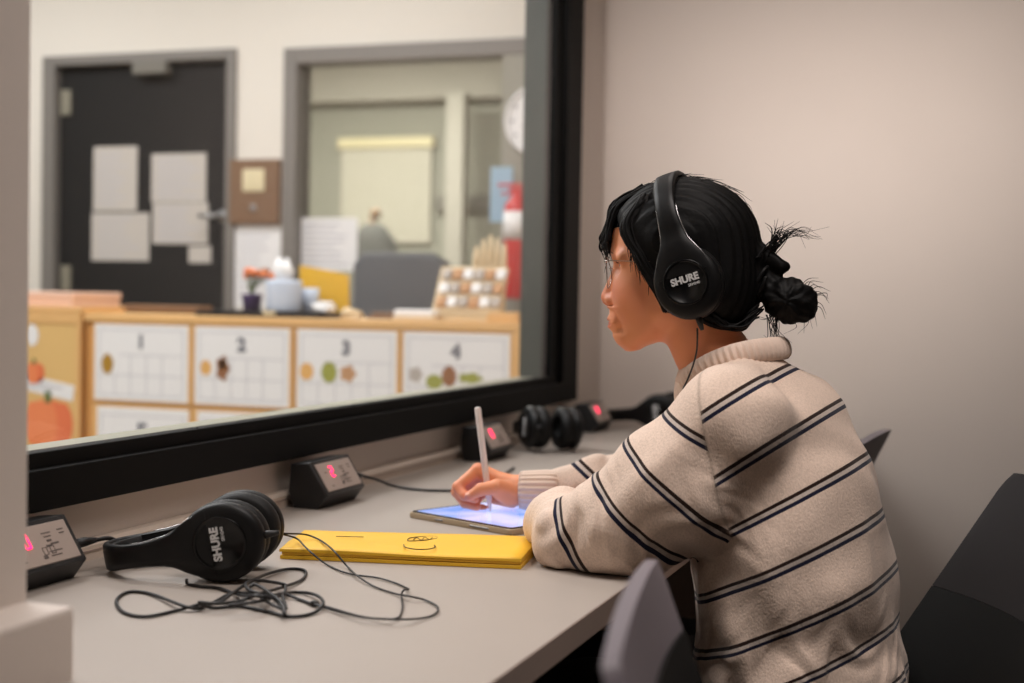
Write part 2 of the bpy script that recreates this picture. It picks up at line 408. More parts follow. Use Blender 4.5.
# interior window
w2 = thing('window_2', None, None, (wl, YC, wb)); w2['kind'] = 'structure'; O = (wl, YC, wb)
fw = px(298, 150)[0]-wl; ft = wt-px(400, 60)[2]
b = nb(); loc_box(b, (wl, YC-.025, wb), (wl+fw, YC+.12, wt), O, bevel=.004); loc_box(b, (wl+fw, YC-.025, wt-ft), (wr, YC+.12, wt), O, bevel=.004); loc_box(b, (wl+fw, YC-.025, wb), (wr, YC+.12, wb+.06), O, bevel=.004)
loc_box(b, (wr-.06, YC-.025, wb+.06), (wr, YC+.12, wt-ft), O, bevel=.004)
obj('window_frame', b, M['grey_frame'], w2)
b = nb(); loc_box(b, (wl+fw, YC+.05, wb+.06), (wr-.06, YC+.056, wt-ft), O); obj('glass_pane', b, M['glass_dim'], w2)
ml, mr = px(502, 200)[0], px(535, 200)[0]
b = nb(); loc_box(b, (ml, YC-.02, wb), (mr, YC+.045, wt-ft), O, bevel=.004); obj('mullion', b, M['far_wall'], w2)
# ------------------------------------------------------------------ things on the classroom wall
def sheet(name, label, cat, x0, y0, x1, y1, Y, m=None, group=None, extra=None, th=.002, tilt=0.):
    """a sheet of paper on a plane facing the booth, spanning the given corners"""
    a, c = on_y(x0, y0, Y), on_y(x1, y1, Y); cx, cz = (a[0]+c[0])/2, (a[2]+c[2])/2; w, h = c[0]-a[0], a[2]-c[2]
    bm = nb(); box(bm, (-w/2, -th, -h/2), (w/2, 0, h/2))
    mats = [m or M['paper'], M['line'], M['numeral']]
    if extra: extra(bm, w, h, th)
    o = obj(name, bm, mats, loc=(cx, Y, cz)); o.rotation_euler[1] = tilt
    return props(o, label, cat, group)
def text_lines(n, x0=-.4, x1=.4, top=.38, bot=-.38):
    def fn(bm, w, h, th):
        for i in range(n):
            z = h*(top+(bot-top)*i/max(1, n-1)); k = random.uniform(.55, 1)
            box(bm, (w*x0, -th-.0006, z-.0035), (w*(x0+(x1-x0)*k), -th+.0002, z+.0035), mi=1)
    return fn
YD = YC+.028
sheet('notice_sheet', 'upright pale sheet taped at upper left on the dark door', 'paper', 94, 147, 137, 211, YD, M['paper_grey'], extra=text_lines(9))
sheet('notice_sheet', 'wide pale sheet taped below the upright one on the dark door', 'paper', 92, 213, 149, 261, YD, M['paper_grey'], extra=text_lines(6))
sheet('notice_sheet', 'large pale sheet taped on right half of the dark door', 'paper', 152, 154, 206, 202, YD, M['paper_grey'], extra=text_lines(8))
sheet('notice_sheet', 'pale sheet hanging under the large sheet on the right of the dark door', 'paper', 153, 203, 208, 244, YD, M['paper_grey'], extra=text_lines(7))
sheet('notice_sheet', 'small pinkish slip at lower right of the papers on the dark door', 'paper', 189, 246, 211, 263, YD, M['paper_grey'])
c = on_y(257, 192, YC); a = on_y(232, 160, YC); e = on_y(281, 224, YC)
t = thing('wall_panel', 'brown wall panel with cream plate between dark door and window', 'panel', (c[0], YC, c[2]))
w, h = e[0]-a[0], a[2]-e[2]
b = nb(); box(b, (-w/2, -.03, -h/2), (w/2, 0, h/2), .006); obj('panel_body', b, M['brown_box'], t)
b = nb(); box(b, (-.055, -.037, .0), (.055, -.029, .1), .004); box(b, (-.038, -.041, .02), (-.004, -.036, .08), .002); box(b, (.004, -.041, .02), (.038, -.036, .08), .002); obj('switch_plate', b, M['cream'], t)
b = nb(); lathe(b, [(0, .014), (.012, .013), (.016, 0)], 16, mtx=Matrix.Translation((0, -.03, -.075))@Matrix.Rotation(PI/2, 4, 'X')); obj('knob', b, M['metal'], t)
sheet('notice_sheet', 'white sheet on wall below the brown panel', 'paper', 235, 226, 280, 308, YC, M['paper'], extra=text_lines(10))
sheet('notice_sheet', 'white sheet taped low on the interior window glass', 'paper', 298, 218, 357, 271, YC+.048, M['paper'], extra=text_lines(8))
sheet('notice_sheet', 'light blue sheet beside the fire extinguisher', 'paper', 491, 167, 512, 222, YC-.024, M['blue_paper'])
# wall clock
c = on_y(541, 121, YC-.02); t = thing('wall_clock', 'round white wall clock half hidden by the window jamb', 'clock', (c[0], YC-.02, c[2]))
R = .15; T = Matrix.Rotation(PI/2, 4, 'X')
b = nb(); lathe(b, [(0, .0), (R, 0), (R, .035), (R-.012, .04), (R-.016, .03)], 40, mtx=T); obj('clock_rim', b, M['paper'], t)
b = nb(); lathe(b, [(0, .028), (R-.014, .028)], 40, mtx=T)
for k in range(12):
    q = Matrix.Rotation(k*PI/6, 4, 'Y'); box(b, (-.004, -.031, R-.04), (.004, -.0285, R-.022), mi=1, mtx=q)
obj('clock_dial', b, [M['paper'], M['numeral']], t)
b = nb(); box(b, (-.004, -.034, -.02), (.004, -.0315, .075), mtx=Matrix.Rotation(-1.9, 4, 'Y')); obj('clock_hand', b, M['numeral'], t)
b = nb(); box(b, (-.003, -.037, -.02), (.003, -.0345, .105), mtx=Matrix.Rotation(.7, 4, 'Y')); obj('clock_hand', b, M['numeral'], t)
# fire extinguisher
c = on_y(514, 299, YC-.13); zt = on_y(514, 180, YC-.13)[2]; H = zt-c[2]; rr = .055
t = thing('fire_extinguisher', 'red fire extinguisher with white label hung beside light blue sheet', 'extinguisher', (c[0], YC-.11, c[2]))
b = nb(); lathe(b, [(0, 0), (rr*.9, 0), (rr, .012), (rr, H*.74), (rr*.9, H*.8), (rr*.45, H*.86), (.02, H*.88), (.02, H*.92), (0, H*.92)], 32)
obj('cylinder', b, M['red'], t)
b = nb(); lathe(b, [(rr+.001, H*.5), (rr+.0015, H*.5), (rr+.0015, H*.735), (rr+.001, H*.735)], 32); obj('label_band', b, M['paper'], t)
b = nb(); box(b, (-.03, -.02, H*.9), (.03, .02, H*.94), .004); box(b, (-.085, -.012, H*.95), (.02, .012, H*.975), .004); box(b, (-.07, -.012, H*.88), (0, .012, H*.9), .004); obj('valve_handle', b, M['red'], t)
b = nb(); tube(b, catmull([(.03, 0, H*.92), (.075, 0, H*.85), (.07, -.01, H*.6), (.062, -.01, H*.3)], 6), .009); obj('hose', b, M['black'], t)
b = nb(); box(b, (-.02, rr-.004, H*.3), (.02, .109, H*.75), .004); obj('wall_bracket', b, M['metal'], t)
# ------------------------------------------------------------------ the dim room behind the interior window
YF = 9.25
a, c = on_y(343, 149, 9.38), on_y(431, 243, 9.38)
t = thing('roller_blind', 'cream window blind in the far room behind interior glass', 'blind', ((a[0]+c[0])/2, YF+.14, c[2]))
w, h = c[0]-a[0], a[2]-c[2]; b = nb(); k = 12
for i in range(k): box(b, (-w/2, -.03, h*i/k+.004), (w/2, -.02, h*(i+1)/k-.004), mtx=Matrix.Translation((0, 0, 0)))
box(b, (-w/2, -.02, 0), (w/2, -.008, h)); obj('blind_fabric', b, M['blind'], t)
b = nb(); box(b, (-w/2-.02, -.06, h), (w/2+.02, 0, h+.07), .006); obj('headrail', b, M['cream'], t)
a, c = on_y(446, 132, 9.0), on_y(461, 280, 9.0)
b = nb(); box(b, (a[0], 9.0, 0), (c[0], 9.1, 2.5)); props(obj('post', b, M['far_band']), 'pale vertical post in the far room behind interior glass', 'post')
a, c = on_y(436, 196, 9.35), on_y(540, 210, 9.35)
b = nb(); box(b, (a[0], 9.33, c[2]), (c[0], 9.4, a[2]), .004); props(obj('wall_rail', b, M['dark_bar']), 'dark horizontal rail across the far room wall', 'rail')
# ------------------------------------------------------------------ cabinets
YK = 4.42
cz = on_y(300, 318, YK)[2]; top_th = .03
def X(p, Y=YK): return on_y(p, 360, Y)[0]
cols = [(95, 193), (195, 294), (297, 401), (403, 514)]
cl, cr = X(86), X(521)
row = on_y(142, 404, YK)[2]
t = thing('low_cabinet', 'honey wood low cabinet with worksheets taped on its doors', 'cabinet', ((cl+cr)/2, YK+.25, 0)); O = ((cl+cr)/2, YK+.25, 0)
b = nb(); loc_box(b, (cl, YK+.004, .06), (cr, YK+.45, cz-top_th), O); loc_box(b, (cl+.03, YK+.04, 0), (cr-.03, YK+.42, .06), O); obj('carcass', b, M['wood_dark'], t)
b = nb(); loc_box(b, (cl-.004, YK-.012, cz-top_th), (cr+.004, YK+.46, cz), O, bevel=.004); obj('cabinet_top', b, M['wood'], t)
for (p, q) in cols:
    for (z0, z1) in ((row+.004, cz-top_th-.004), (row-.44, row-.004)):
        b = nb(); loc_box(b, (X(p-1)+.002, YK-.012, z0), (X(q+1)-.002, YK+.0035, z1), O, bevel=.003); dd = obj('door', b, M['wood'], t)
b = nb(); loc_box(b, (X(514.5), YK-.0125, .06), (cr, YK+.0035, cz-top_th), O, bevel=.002); obj('side_stile', b, M['wood'], t)
# worksheets
def disc(bm, cx, cz, rx, rz, y, mi, n=20, mod=None):
    vs = []
    for k in range(n):
        a = 2*PI*k/n; m_ = mod(a) if mod else 1
        vs.append(bm.verts.new((cx+rx*m_*math.cos(a), y, cz+rz*m_*math.sin(a))))
    f = bm.faces.new(vs); f.material_index = mi
WM = [M['paper'], M['line'], M['numeral'], M['p_gold'], M['p_orange'], M['p_peach'], M['p_green'], M['p_brown'], M['p_tan'], M['p_lilac']]
def worksheet(num, x0, x1, z0, z1, pics, cols_, desc):
    w, h = x1-x0, z1-z0; th = .0015; bm = nb(); box(bm, (-w/2, -th, -h/2), (w/2, 0, h/2))
    def L(xa, za, xb, zb, t_=.0028): box(bm, (min(xa, xb)-t_/2, -th-.0006, min(za, zb)-t_/2), (max(xa, xb)+t_/2, -th+.0002, max(za, zb)+t_/2), mi=1)
    fx, fz = w*.45, h*.43
    L(-fx, -fz, fx, -fz); L(-fx, fz, fx, fz); L(-fx, -fz, -fx, fz); L(fx, -fz, fx, fz)
    zt, zm = h*.1, -h*.17
    L(-fx*.5, zt, fx, zt); L(-fx, zm, fx, zm)
    for k in range(1, 5): L(-fx+2*fx*k/5.3, -fz, -fx+2*fx*k/5.3, zt if k > 1 else zm)
    text_into(bm, str(num), h*.24, frame_mtx((0, -th-.0008, h*.27), (1, 0, 0), (0, 0, 1), (0, -1, 0)), 2, bold=.004)
    for (mi, cx, cz_, rx, rz, kind) in pics:
        y = -th-.0012
        mod = {'pear': lambda a: 1-.28*max(0, math.sin(a))**3*1.0+.25*max(0, math.sin(a))**8, 'leaf': lambda a: .72+.3*abs(math.cos(2.5*a)), 'o': None}[kind]
        disc(bm, cx*w, cz_*h, rx*w, rz*h, y, mi, 40, mod)
    o = obj('worksheet', bm, WM, loc=((x0+x1)/2, YK-.012, (z0+z1)/2)); return props(o, desc, 'worksheet', 'counting worksheets on the cabinet doors')
tz0, tz1 = row+.012, cz-top_th-.008
pic = {1: [(3, -.36, -.02, .065, .14, 'pear')], 2: [(5, -.38, -.03, .06, .1, 'o'), (7, -.2, -.03, .075, .17, 'leaf'), (5, -.2, .02, .035, .07, 'o')],
       3: [(5, -.4, -.03, .07, .11, 'o'), (6, -.17, -.03, .08, .13, 'o'), (8, .02, -.04, .085, .11, 'leaf')], 4: [(9, -.38, -.02, .07, .1, 'leaf'), (6, -.2, -.1, .08, .09, 'o'), (7, -.06, -.02, .07, .13, 'pear'), (6, .14, -.04, .12, .07, 'leaf')]}
dsc = {1: 'white worksheet numbered 1 with one gold pear shape', 2: 'white worksheet numbered 2 with peach and brown leaf pictures', 3: 'white worksheet numbered 3 with three round pictures', 4: 'white worksheet numbered 4 with four olive and brown pictures'}
for i, (p, q) in enumerate(cols): worksheet(i+1, X(p+2), X(q-3), tz0, tz1, pic[i+1], 5, dsc[i+1])
for i, (p, q) in enumerate(cols[:2]):
    worksheet(i+5, X(p+5), X(q-2), row-.42, row-.014, [(6-i, -.36, -.02, .06, .1, 'o'), (7, -.1, -.02, .06, .1, 'leaf')], 5, ['white worksheet on lower door under the one numbered 1', 'white worksheet on lower door under the one numbered 2'][i])
# tan panelled cupboard on the left
YL = 4.40; xl, xr = on_y(-60, 360, YL)[0], cl-.008; lz = on_y(60, 307, YL)[2]
t = thing('panelled_cupboard', 'tan panelled cupboard with pumpkin cutouts left of low cabinet', 'cupboard', ((xl+xr)/2, YL+.25, 0)); O = ((xl+xr)/2, YL+.25, 0)
b = nb(); loc_box(b, (xl, YL+.01, 0), (xr, YL+.45, lz-.02), O); obj('carcass', b, M['wood_dark'], t)
b = nb(); loc_box(b, (xl-.003, YL-.006, lz-.02), (xr+.003, YL+.455, lz), O, bevel=.003); obj('cupboard_top', b, M['wood'], t)
b = nb(); s_ = xr-on_y(77, 360, YL)[0]
loc_box(b, (xl, YL-.008, .02), (xl+s_, YL+.009, lz-.021), O, bevel=.002); loc_box(b, (xr-s_, YL-.008, .02), (xr, YL+.009, lz-.021), O, bevel=.002)
loc_box(b, (xl+s_, YL-.008, lz-.06), (xr-s_, YL+.009, lz-.021), O, bevel=.002); loc_box(b, (xl+s_, YL-.008, .02), (xr-s_, YL+.009, .07), O, bevel=.002); obj('door_frame', b, M['wood'], t)
b = nb(); loc_box(b, (xl+s_, YL-.002, .07), (xr-s_, YL+.009, lz-.06), O); obj('door_panel', b, M['tan_panel'], t)
def pumpkin(x, y, r, label):
    c = on_y(x, y, YL-.003); bm = nb(); 
    for k, dx in enumerate((-.62, .62, -.3, .3, 0)):
        disc(bm, dx*r, 0, r*.42, r*(.78+.06*(k//2)), -.002-.0012*(k//2), 0 if k % 2 == 0 else 1, 24)
    box(bm, (-r*.1, -.006, r*.75), (r*.12, -.001, r*1.15), mi=2)
    props(obj('pumpkin_cutout', bm, [M['p_orange'], mat('deep_orange_print', (232, 122, 78), .8), M['stem']], loc=c), label, 'cutout', 'pumpkin cutouts on the tan cupboard')
pumpkin(48, 424, .105, 'large orange paper pumpkin low on the tan cupboard')
pumpkin(34, 373, .045, 'small orange paper pumpkin above the white strip on tan cupboard')
sheet('name_strip', 'tilted white paper strip between the two paper pumpkins', 'paper', 18, 378, 74, 396, YL-.003, M['paper'], tilt=.16, extra=text_lines(2, top=.15, bot=-.15))
c = on_y(32, 335, YL-.003); b = nb(); disc(b, 0, 0, .03, .04, -.002, 0); props(obj('round_sticker', b, M['paper'], loc=c), 'round white sticker high on the tan cupboard', 'sticker')
# ------------------------------------------------------------------ things standing on the cabinets
def ontop(x, Y, z): q = on_y(x, 300, Y); return (q[0], Y, z)
a, c = on_y(20, 300, YL+.2), on_y(97, 300, YL+.2)
t = thing('flat_box', 'flat pinkish cardboard box lying on the tan cupboard', 'box', ((a[0]+c[0])/2, YL+.2, lz)); w = c[0]-a[0]
b = nb(); box(b, (-w/2, -.15, 0), (w/2, .15, .045), .004); obj('box_body', b, M['pinkbox'], t)
b = nb(); box(b, (-w/2-.004, -.154, .03), (w/2+.004, .154, .056), .005); obj('box_lid', b, M['pinkbox'], t)
a, c = on_y(128, 300, YK+.3), on_y(206, 300, YK+.3); w = c[0]-a[0]
b = nb(); box(b, (-w/2, -.05, 0), (w/2, .05, .032), .005); box(b, (-w/2+.01, -.052, .01), (w/2-.01, -.049, .016)); props(obj('wooden_case', b, M['brown_box'], loc=((a[0]+c[0])/2, YK+.3, cz)), 'flat brown wooden case on cabinet before the dark door', 'case')
a, c = on_y(204, 312, YK+.09), on_y(331, 312, YK+.09); w = c[0]-a[0]
t = thing('desk_tray', 'long shallow black tray on cabinet under the white cup', 'tray', ((a[0]+c[0])/2, YK+.14, cz))
b = nb(); box(b, (-w/2, -.11, 0), (w/2, .11, .02), .004); box(b, (-w/2+.006, -.113, .004), (w/2-.006, .113, .009)); obj('tray_body', b, M['black'], t)
b = nb(); box(b, (.02, -.1125, .006), (.07, -.1095, .02), .001); obj('tray_tag', b, M['cream'], t)
tz = cz+.0201
# little pot of flowers
q = ontop(252, YK+.14, tz); t = thing('flower_pot', 'small purple pot of orange paper flowers on black tray', 'plant', q)
b = nb(); lathe(b, [(0, 0), (.03, 0), (.036, .055), (.039, .06), (.034, .06), (.03, .05), (0, .05)], 24); obj('pot', b, M['purple'], t)
b = nb()
for k in range(9):
    a = k*2.4; tube(b, catmull([(0, 0, .05), (.015*math.cos(a), .015*math.sin(a), .09), ((.02+.004*k)*math.cos(a)+.02, .03*math.sin(a), .12+.006*(k % 4))], 4), .003, 5)
obj('stem', b, M['stem'], t)
for k in range(9):
    a = k*2.4; b = nb(); bmesh.ops.create_icosphere(b, subdivisions=2, radius=.017)
    for v in b.verts: v.co *= 1+.25*math.sin(6*math.atan2(v.co.y, v.co.x)); v.co.z *= .7
    o = obj('blossom', b, M['p_orange'] if k % 3 else M['p_brown'], t, True, loc=((.02+.004*k)*math.cos(a)+.02, .03*math.sin(a), .125+.006*(k % 4)))
q = ontop(284, YK+.1, tz); t = thing('tissue_tub', 'pale blue white tub with tissue sticking out on tray', 'tub', q)
b = nb(); lathe(b, [(0, 0), (.062, 0), (.066, .01), (.068, .1), (.066, .11), (.03, .112), (.028, .106), (0, .106)], 32, sy=.7); obj('tub_body', b, M['bluewhite'], t)
b = nb(); n_ = 14
for i in range(n_):
    a = 2*PI*i/n_
    tube(b, [(.012*math.cos(a), .012*math.sin(a), .1), (.026*math.cos(a), .02*math.sin(a), .14), (-.012+.02*math.cos(a), .012*math.sin(a), .18+.01*math.sin(3*a))], [.008, .011, .004], 6)
obj('tissue', b, M['paper'], t)
q = ontop(310, YK+.17, tz); b = nb(); lathe(b, [(0, 0), (.03, 0), (.033, .085), (.03, .085), (.028, .01), (0, .01)], 24); props(obj('plastic_cup', b, M['bluewhite'], loc=q), 'small pale cup between white tub and yellow folder', 'cup')
a, c = on_y(297, 298, YK+.24), on_y(346, 298, YK+.24); w = c[0]-a[0]; h = on_y(320, 262, YK+.24)[2]-tz
t = thing('yellow_folder', 'yellow folder standing upright on the cabinet behind tub', 'folder', ((a[0]+c[0])/2, YK+.27, cz)); 
for k, dy in enumerate((-.012, .006)):
    b = nb(); prism(b, [(-w/2, 0), (w/2, 0), (w/2-.006*k, h*.86), (w*.15, h*.93), (-w/2, h+.008)], -.001, .001, mtx=Matrix.Translation((0, dy, 0))@Matrix.Rotation(PI/2, 4, 'X')); obj('cover', b, M['yellow'], t)
b = nb(); box(b, (-w/2+.006, -.008, .004), (w/2-.01, .003, h*.8)); obj('papers', b, M['paper'], t)
for k, (p, lab) in enumerate(((325, 'crumpled pale napkin on the tray before yellow folder'), (351, 'crumpled beige napkin right of the yellow folder'))):
    q = ontop(p, YK+.1 if k == 0 else YK+.2, tz if k == 0 else cz); b = nb(); bmesh.ops.create_icosphere(b, subdivisions=3, radius=.042)
    for v in b.verts:
        d_ = mnoise.noise(v.co*38+Vector((k*9, 0, 0))); v.co = Vector((v.co.x*(1.1+.3*d_), v.co.y*(.9+.3*d_), max(0, v.co.z*(.5+.5*d_)+.014)))
    props(obj('crumpled_napkin', b, M['paper'] if k == 0 else M['maple'], loc=q), lab, 'napkin')
b = nb(); q = ontop(398, YK+.2, cz); box(b, (-.1, -.05, 0), (.12, .05, .012), .003); box(b, (-.08, -.045, .012), (.11, .045, .024), .003); props(obj('wooden_board', b, M['brown_box'], loc=q), 'thin brown boards stacked flat before the office chair', 'board')
q = ontop(417, YK+.1, cz); t = thing('eraser_block', 'small off white block lying on cabinet before the wooden rack', 'block', q); b = nb(); box(b, (-.075, -.03, 0), (.075, .03, .036), .01, 3); obj('block_body', b, M['paper'], t); b = nb(); box(b, (-.077, -.031, 0), (.077, .031, .014), .004); obj('felt_pad', b, M['maple'], t)
# slanted wooden counting rack
a, c = on_y(438, 300, YK+.24), on_y(509, 300, YK+.24); w = c[0]-a[0]; q = ((a[0]+c[0])/2, YK+.24, cz)
t = thing('counting_rack', 'slanted maple rack with grid of blocks beside red extinguisher', 'rack', q)
T = Matrix.Rotation(-.5, 4, 'X')
b = nb(); box(b, (-w/2, -.1, 0), (w/2, .12, .02), .003); obj('rack_base', b, M['maple'], t)
b = nb(); box(b, (-w/2+.01, -.012, .0), (w/2-.006, .006, .185), .003, mtx=Matrix.Translation((0, -.075, .02))@T); obj('back_board', b, M['maple'], t)
for r_ in range(3):
    for c_ in range(6):
        b = nb(); xx = -w/2+.025+c_*(w-.04)/5.6; box(b, (xx, -.028, .02+r_*.055), (xx+.034, -.0125, .058+r_*.055), .004, mtx=Matrix.Translation((0, -.075, .02))@T); obj('number_block', b, [M['p_tan'], M['paper'], M['p_lilac']][(r_+c_) % 3], t)
for k, hh in enumerate((.06, .085, .1, .09, .07)):
    b = nb(); tube(b, [(-.02+k*.026, .06, .02), (-.02+k*.026, .075, .185+hh*.55), (-.02+k*.026, .08, .2+hh)], [.011, .011, .006], 10); obj('peg', b, M['maple'], t)
q = ontop(505, YK+.05, cz); b = nb(); box(b, (-.055, -.03, 0), (.055, .03, .022), .004); box(b, (-.05, -.026, .022), (.052, .026, .034), .003); props(obj('tan_block', b, M['wood'], loc=q), 'small tan wooden block at right end of the cabinet', 'block')
# office chair and coat behind interior window / cabinet
cA = on_y(396, 280, 5.35); t = thing('office_chair', 'slate grey padded office chair behind the cabinet', 'office chair', (cA[0], 5.37, 0))
bz = on_y(380, 252, 5.35)[2]
b = nb(); prism(b, [(-.2, .62), (.19, .62), (.22, .75), (.2, bz-.04), (.13, bz), (-.17, bz), (-.215, bz-.05), (-.225, .75)], -.04, .04, mtx=Matrix.Translation((0, .05, 0))@Matrix.Rotation(PI/2, 4, 'X'), bevel=.025, seg=3); obj('backrest', b, M['office'], t, True)
b = nb(); box(b, (-.24, -.44, .45), (.24, .04, .53), .03, 3); obj('seat', b, M['office'], t, True)
b = nb(); tube(b, [(0, -.2, .1), (0, -.2, .45)], .03, 14); obj('column', b, M['black'], t)
b = nb(); tube(b, [(0, .02, .48), (0, .1, .5), (0, .1, .75)], .022, 10); obj('back_bracket', b, M['black'], t)
for k in range(5):
    a = k*2*PI/5+.3; b = nb(); tube(b, [(0, -.2, .11), (.27*math.cos(a), -.2+.27*math.sin(a), .07)], [.028, .018], 8); tube(b, [(.27*math.cos(a)-.012, -.2+.27*math.sin(a), .03), (.27*math.cos(a)+.012, -.2+.27*math.sin(a), .03)], .03, 14); obj('leg', b, M['black'], t)
cB = on_y(372, 250, 8.2); zt = on_y(374, 214, 8.2)[2]
t = thing('coat_stand', 'dark coat on a stand in the far room behind office chair', 'coat stand', (cB[0], 8.2, 0))
b = nb(); tube(b, [(0, 0, .02), (0, 0, zt-.03)], .02, 10); lathe(b, [(0, 0), (.2, 0), (.19, .025), (.03, .04), (0, .04)], 28); obj('stand', b, M['brown_box'], t)
b = nb(); bmesh.ops.create_uvsphere(b, u_segments=14, v_segments=10, radius=.035, matrix=Matrix.Translation((.02, 0, zt))); obj('finial', b, M['brown_box'], t, True)
b = nb(); lathe(b, [(0, zt-.05), (.07, zt-.07), (.14, zt-.16), (.17, zt-.45), (.26, zt-.7), (.3, zt-1.0), (.28, zt-1.0), (0, zt-.95)], 28, sy=.55)
for v in b.verts:
    a = math.atan2(v.co.y, v.co.x); v.co.x *= 1+.1*math.sin(7*a); v.co.x += max(0, zt-.3-v.co.z)*.35
obj('coat', b, M['coat'], t, True)

# ================================================================== DESK AND WHAT STANDS ON IT
t = thing('long_desk', 'long pale laminate counter desk below the black observation window', 'desk', (-.87, 2.4, 0)); O = (-.87, 2.4, 0)
b = nb(); loc_box(b, (XW+.001, .2, DESK-.03), (-.481, YE-.002, DESK), O); obj('desk_top', b, M['desk'], t)
b = nb(); loc_box(b, (-.481, .2, DESK-.032), (-.479, YE-.002, DESK), O, bevel=.0008); obj('edge_band', b, M['desk_edge'], t)
for yy in (.62, 4.36):
    b = nb(); loc_box(b, (XW+.01, yy-.02, 0), (-.56, yy+.02, DESK-.03), O, bevel=.003); obj('support_panel', b, M['desk_edge'], t)
b = nb(); loc_box(b, (XW+.01, .64, .5), (XW+.03, 4.34, DESK-.03), O); obj('back_rail', b, M['desk_edge'], t)
t = thing('cable_raceway', 'long pale cable raceway along the wall behind the desk', 'cable trunking', (XW+.012, 2.8, DESK))
b = nb(); prism(b, [(-.0115, 0), (.0115, 0), (.0115, .02), (.006, .026), (-.0115, .026)], -1.6, 1.6, mtx=frame_mtx((0, 0, 0), (1, 0, 0), (0, 0, 1), (0, -1, 0)), bevel=.0012, seg=1); obj('trunking_body', b, M['raceway'], t)
b = nb(); box(b, (.0113, -1.6, .0125), (.013, 1.6, .0145)); obj('lid_seam', b, M['desk_edge'], t)
# ---- channel selector boxes with a red digit
SEG = {'0': 'abcdef', '2': 'abged', '8': 'abcdefg', '3': 'abgcd'}
BOXL = .158
def selector(yc, digit, label, xo=0., rot=0., first=None):
    t = thing('channel_selector', label, 'channel selector', (-1.19+xo, yc, DESK), rot, 'channel selector boxes along the desk')
    prof = [(-.03, 0), (.018, 0), (.038, .026), (.002, .083), (-.036, .079), (-.04, .03)]
    T = frame_mtx((0, 0, 0), (1, 0, 0), (0, 0, 1), (0, -1, 0))
    b = nb(); prism(b, prof, -BOXL/2, BOXL/2, mtx=T, bevel=.004, seg=3); smooth_by_angle(obj('housing', b, M['charcoal'], t), 35)
    b = nb(); box(b, (-.026, -BOXL/2+.012, -.0005), (.012, BOXL/2-.02, .003)); obj('rubber_foot', b, M['black'], t)
    n = Vector((.057, 0, .036)).normalized(); up = Vector((-.036, 0, .057)).normalized(); r = Vector((0, 1, 0))
    c = Vector((.02, 0, .0545)); F = frame_mtx(c, r, up, n)
    b = nb(); box(b, (-BOXL/2+.012, -.0275, -.001), (BOXL/2-.01, .0275, .0012), .0008, 1, mtx=F)
    def seg(x, y, w, h): box(b, (x-w/2, y-h/2, .0011), (x+w/2, y+h/2, .0016), mi=1, mtx=F)
    for (x, y, w, h) in [(.022, .014, .018, .0015), (.022, .009, .014, .0015), (.018, -.004, .012, .003), (.03, -.002, .016, .0025), (.026, -.012, .026, .0016), (.024, -.018, .022, .0016), (-.04, -.019, .01, .0016), (.002, -.018, .008, .005), (.022, .003, .009, .003), (.052, .015, .012, .0015), (.052, .01, .01, .0015), (-.044, .008, .008, .0016)]: seg(x, y, w, h)
    for x in (.006, .021):
        for dx, dy, w, h in ((0, .005, .008, .001), (0, -.005, .008, .001), (-.004, 0, .001, .01), (.004, 0, .001, .01)): seg(x+dx, -.01+dy, w, h)
    obj('label_plate', b, [M['label_plate'], M['print']], t)
    b = nb(); w, h, k = .0092, .0096, .0023; cx, cy = -.021, .008
    S = {'a': (0, h, w, k), 'g': (0, 0, w, k), 'd': (0, -h, w, k), 'b': (w/2, h/2, k, h), 'c': (w/2, -h/2, k, h), 'f': (-w/2, h/2, k, h), 'e': (-w/2, -h/2, k, h)}
    for q in SEG[digit]:
        x, y, ww, hh = S[q]; box(b, (cx+x-ww/2, cy+y-hh/2, .0016), (cx+x+ww/2, cy+y+hh/2, .0024), mtx=F)
    obj('red_digit', b, M['led'], t)
    b = nb(); tube(b, [(.012, BOXL/2-.002, .042), (.012, BOXL/2+.006, .042)], .007, 12); obj('jack_socket', b, M['black_gloss'], t)
    return t
selector(1.524, '0', 'charcoal channel box with red digit nearest the pale pillar')
selector(2.36, '2', 'charcoal channel box with red digit behind the yellow envelope', .012)
selector(3.19, '0', 'charcoal channel box with red digit just behind the white stylus', .016)
selector(4.03, '0', 'charcoal channel box with red digit farthest along near end wall', .035)
# ---- cables
def cable(name, pts, r, label, cat='cable', n=6, group=None, sub=7):
    b = nb(); tube(b, catmull(pts, sub), r, n); o = obj(name, b, M['cable']); return props(o, label, cat, group)
b = nb(); c0 = Vector((-1.166, 2.36+BOXL/2+.006, DESK+.042)); zz = DESK+.0032
tube(b, [c0, c0+Vector((.001, .016, -.001)), c0+Vector((.002, .034, -.003))], [.0055, .0055, .003], 10)
P = [c0+Vector((.002, .03, -.003))]+[V(on_z(x, y, z)) for x, y, z in [(378, 480, DESK+.024), (392, 485.5, DESK+.008), (412, 489, zz), (436, 490.5, zz), (462, 489.5, zz), (492, 481, zz), (514, 468, zz)]]
tube(b, catmull(P, 7), .0028, 8); props(obj('plug_cable', b, M['cable']), 'black cable from second channel box running behind the hand', 'cable')
b = nb(); c0 = Vector((-1.178, 1.524+BOXL/2+.006, DESK+.042))
tube(b, [c0, c0+Vector((.004, .018, .001)), c0+Vector((.008, .038, .001))], [.0065, .0065, .0035], 10)
P = [c0+Vector((.008, .034, .001)), c0+Vector((.014, .06, .0)), c0+Vector((.02, .078, -.012)), c0+Vector((.022, .088, -.03)), c0+Vector((.018, .1, -.0384)), c0+Vector((.004, .15, -.0388))]
tube(b, catmull(P, 6), .003, 8); props(obj('plug_cable', b, M['cable']), 'short black plug cable from the channel box nearest the pillar', 'cable')
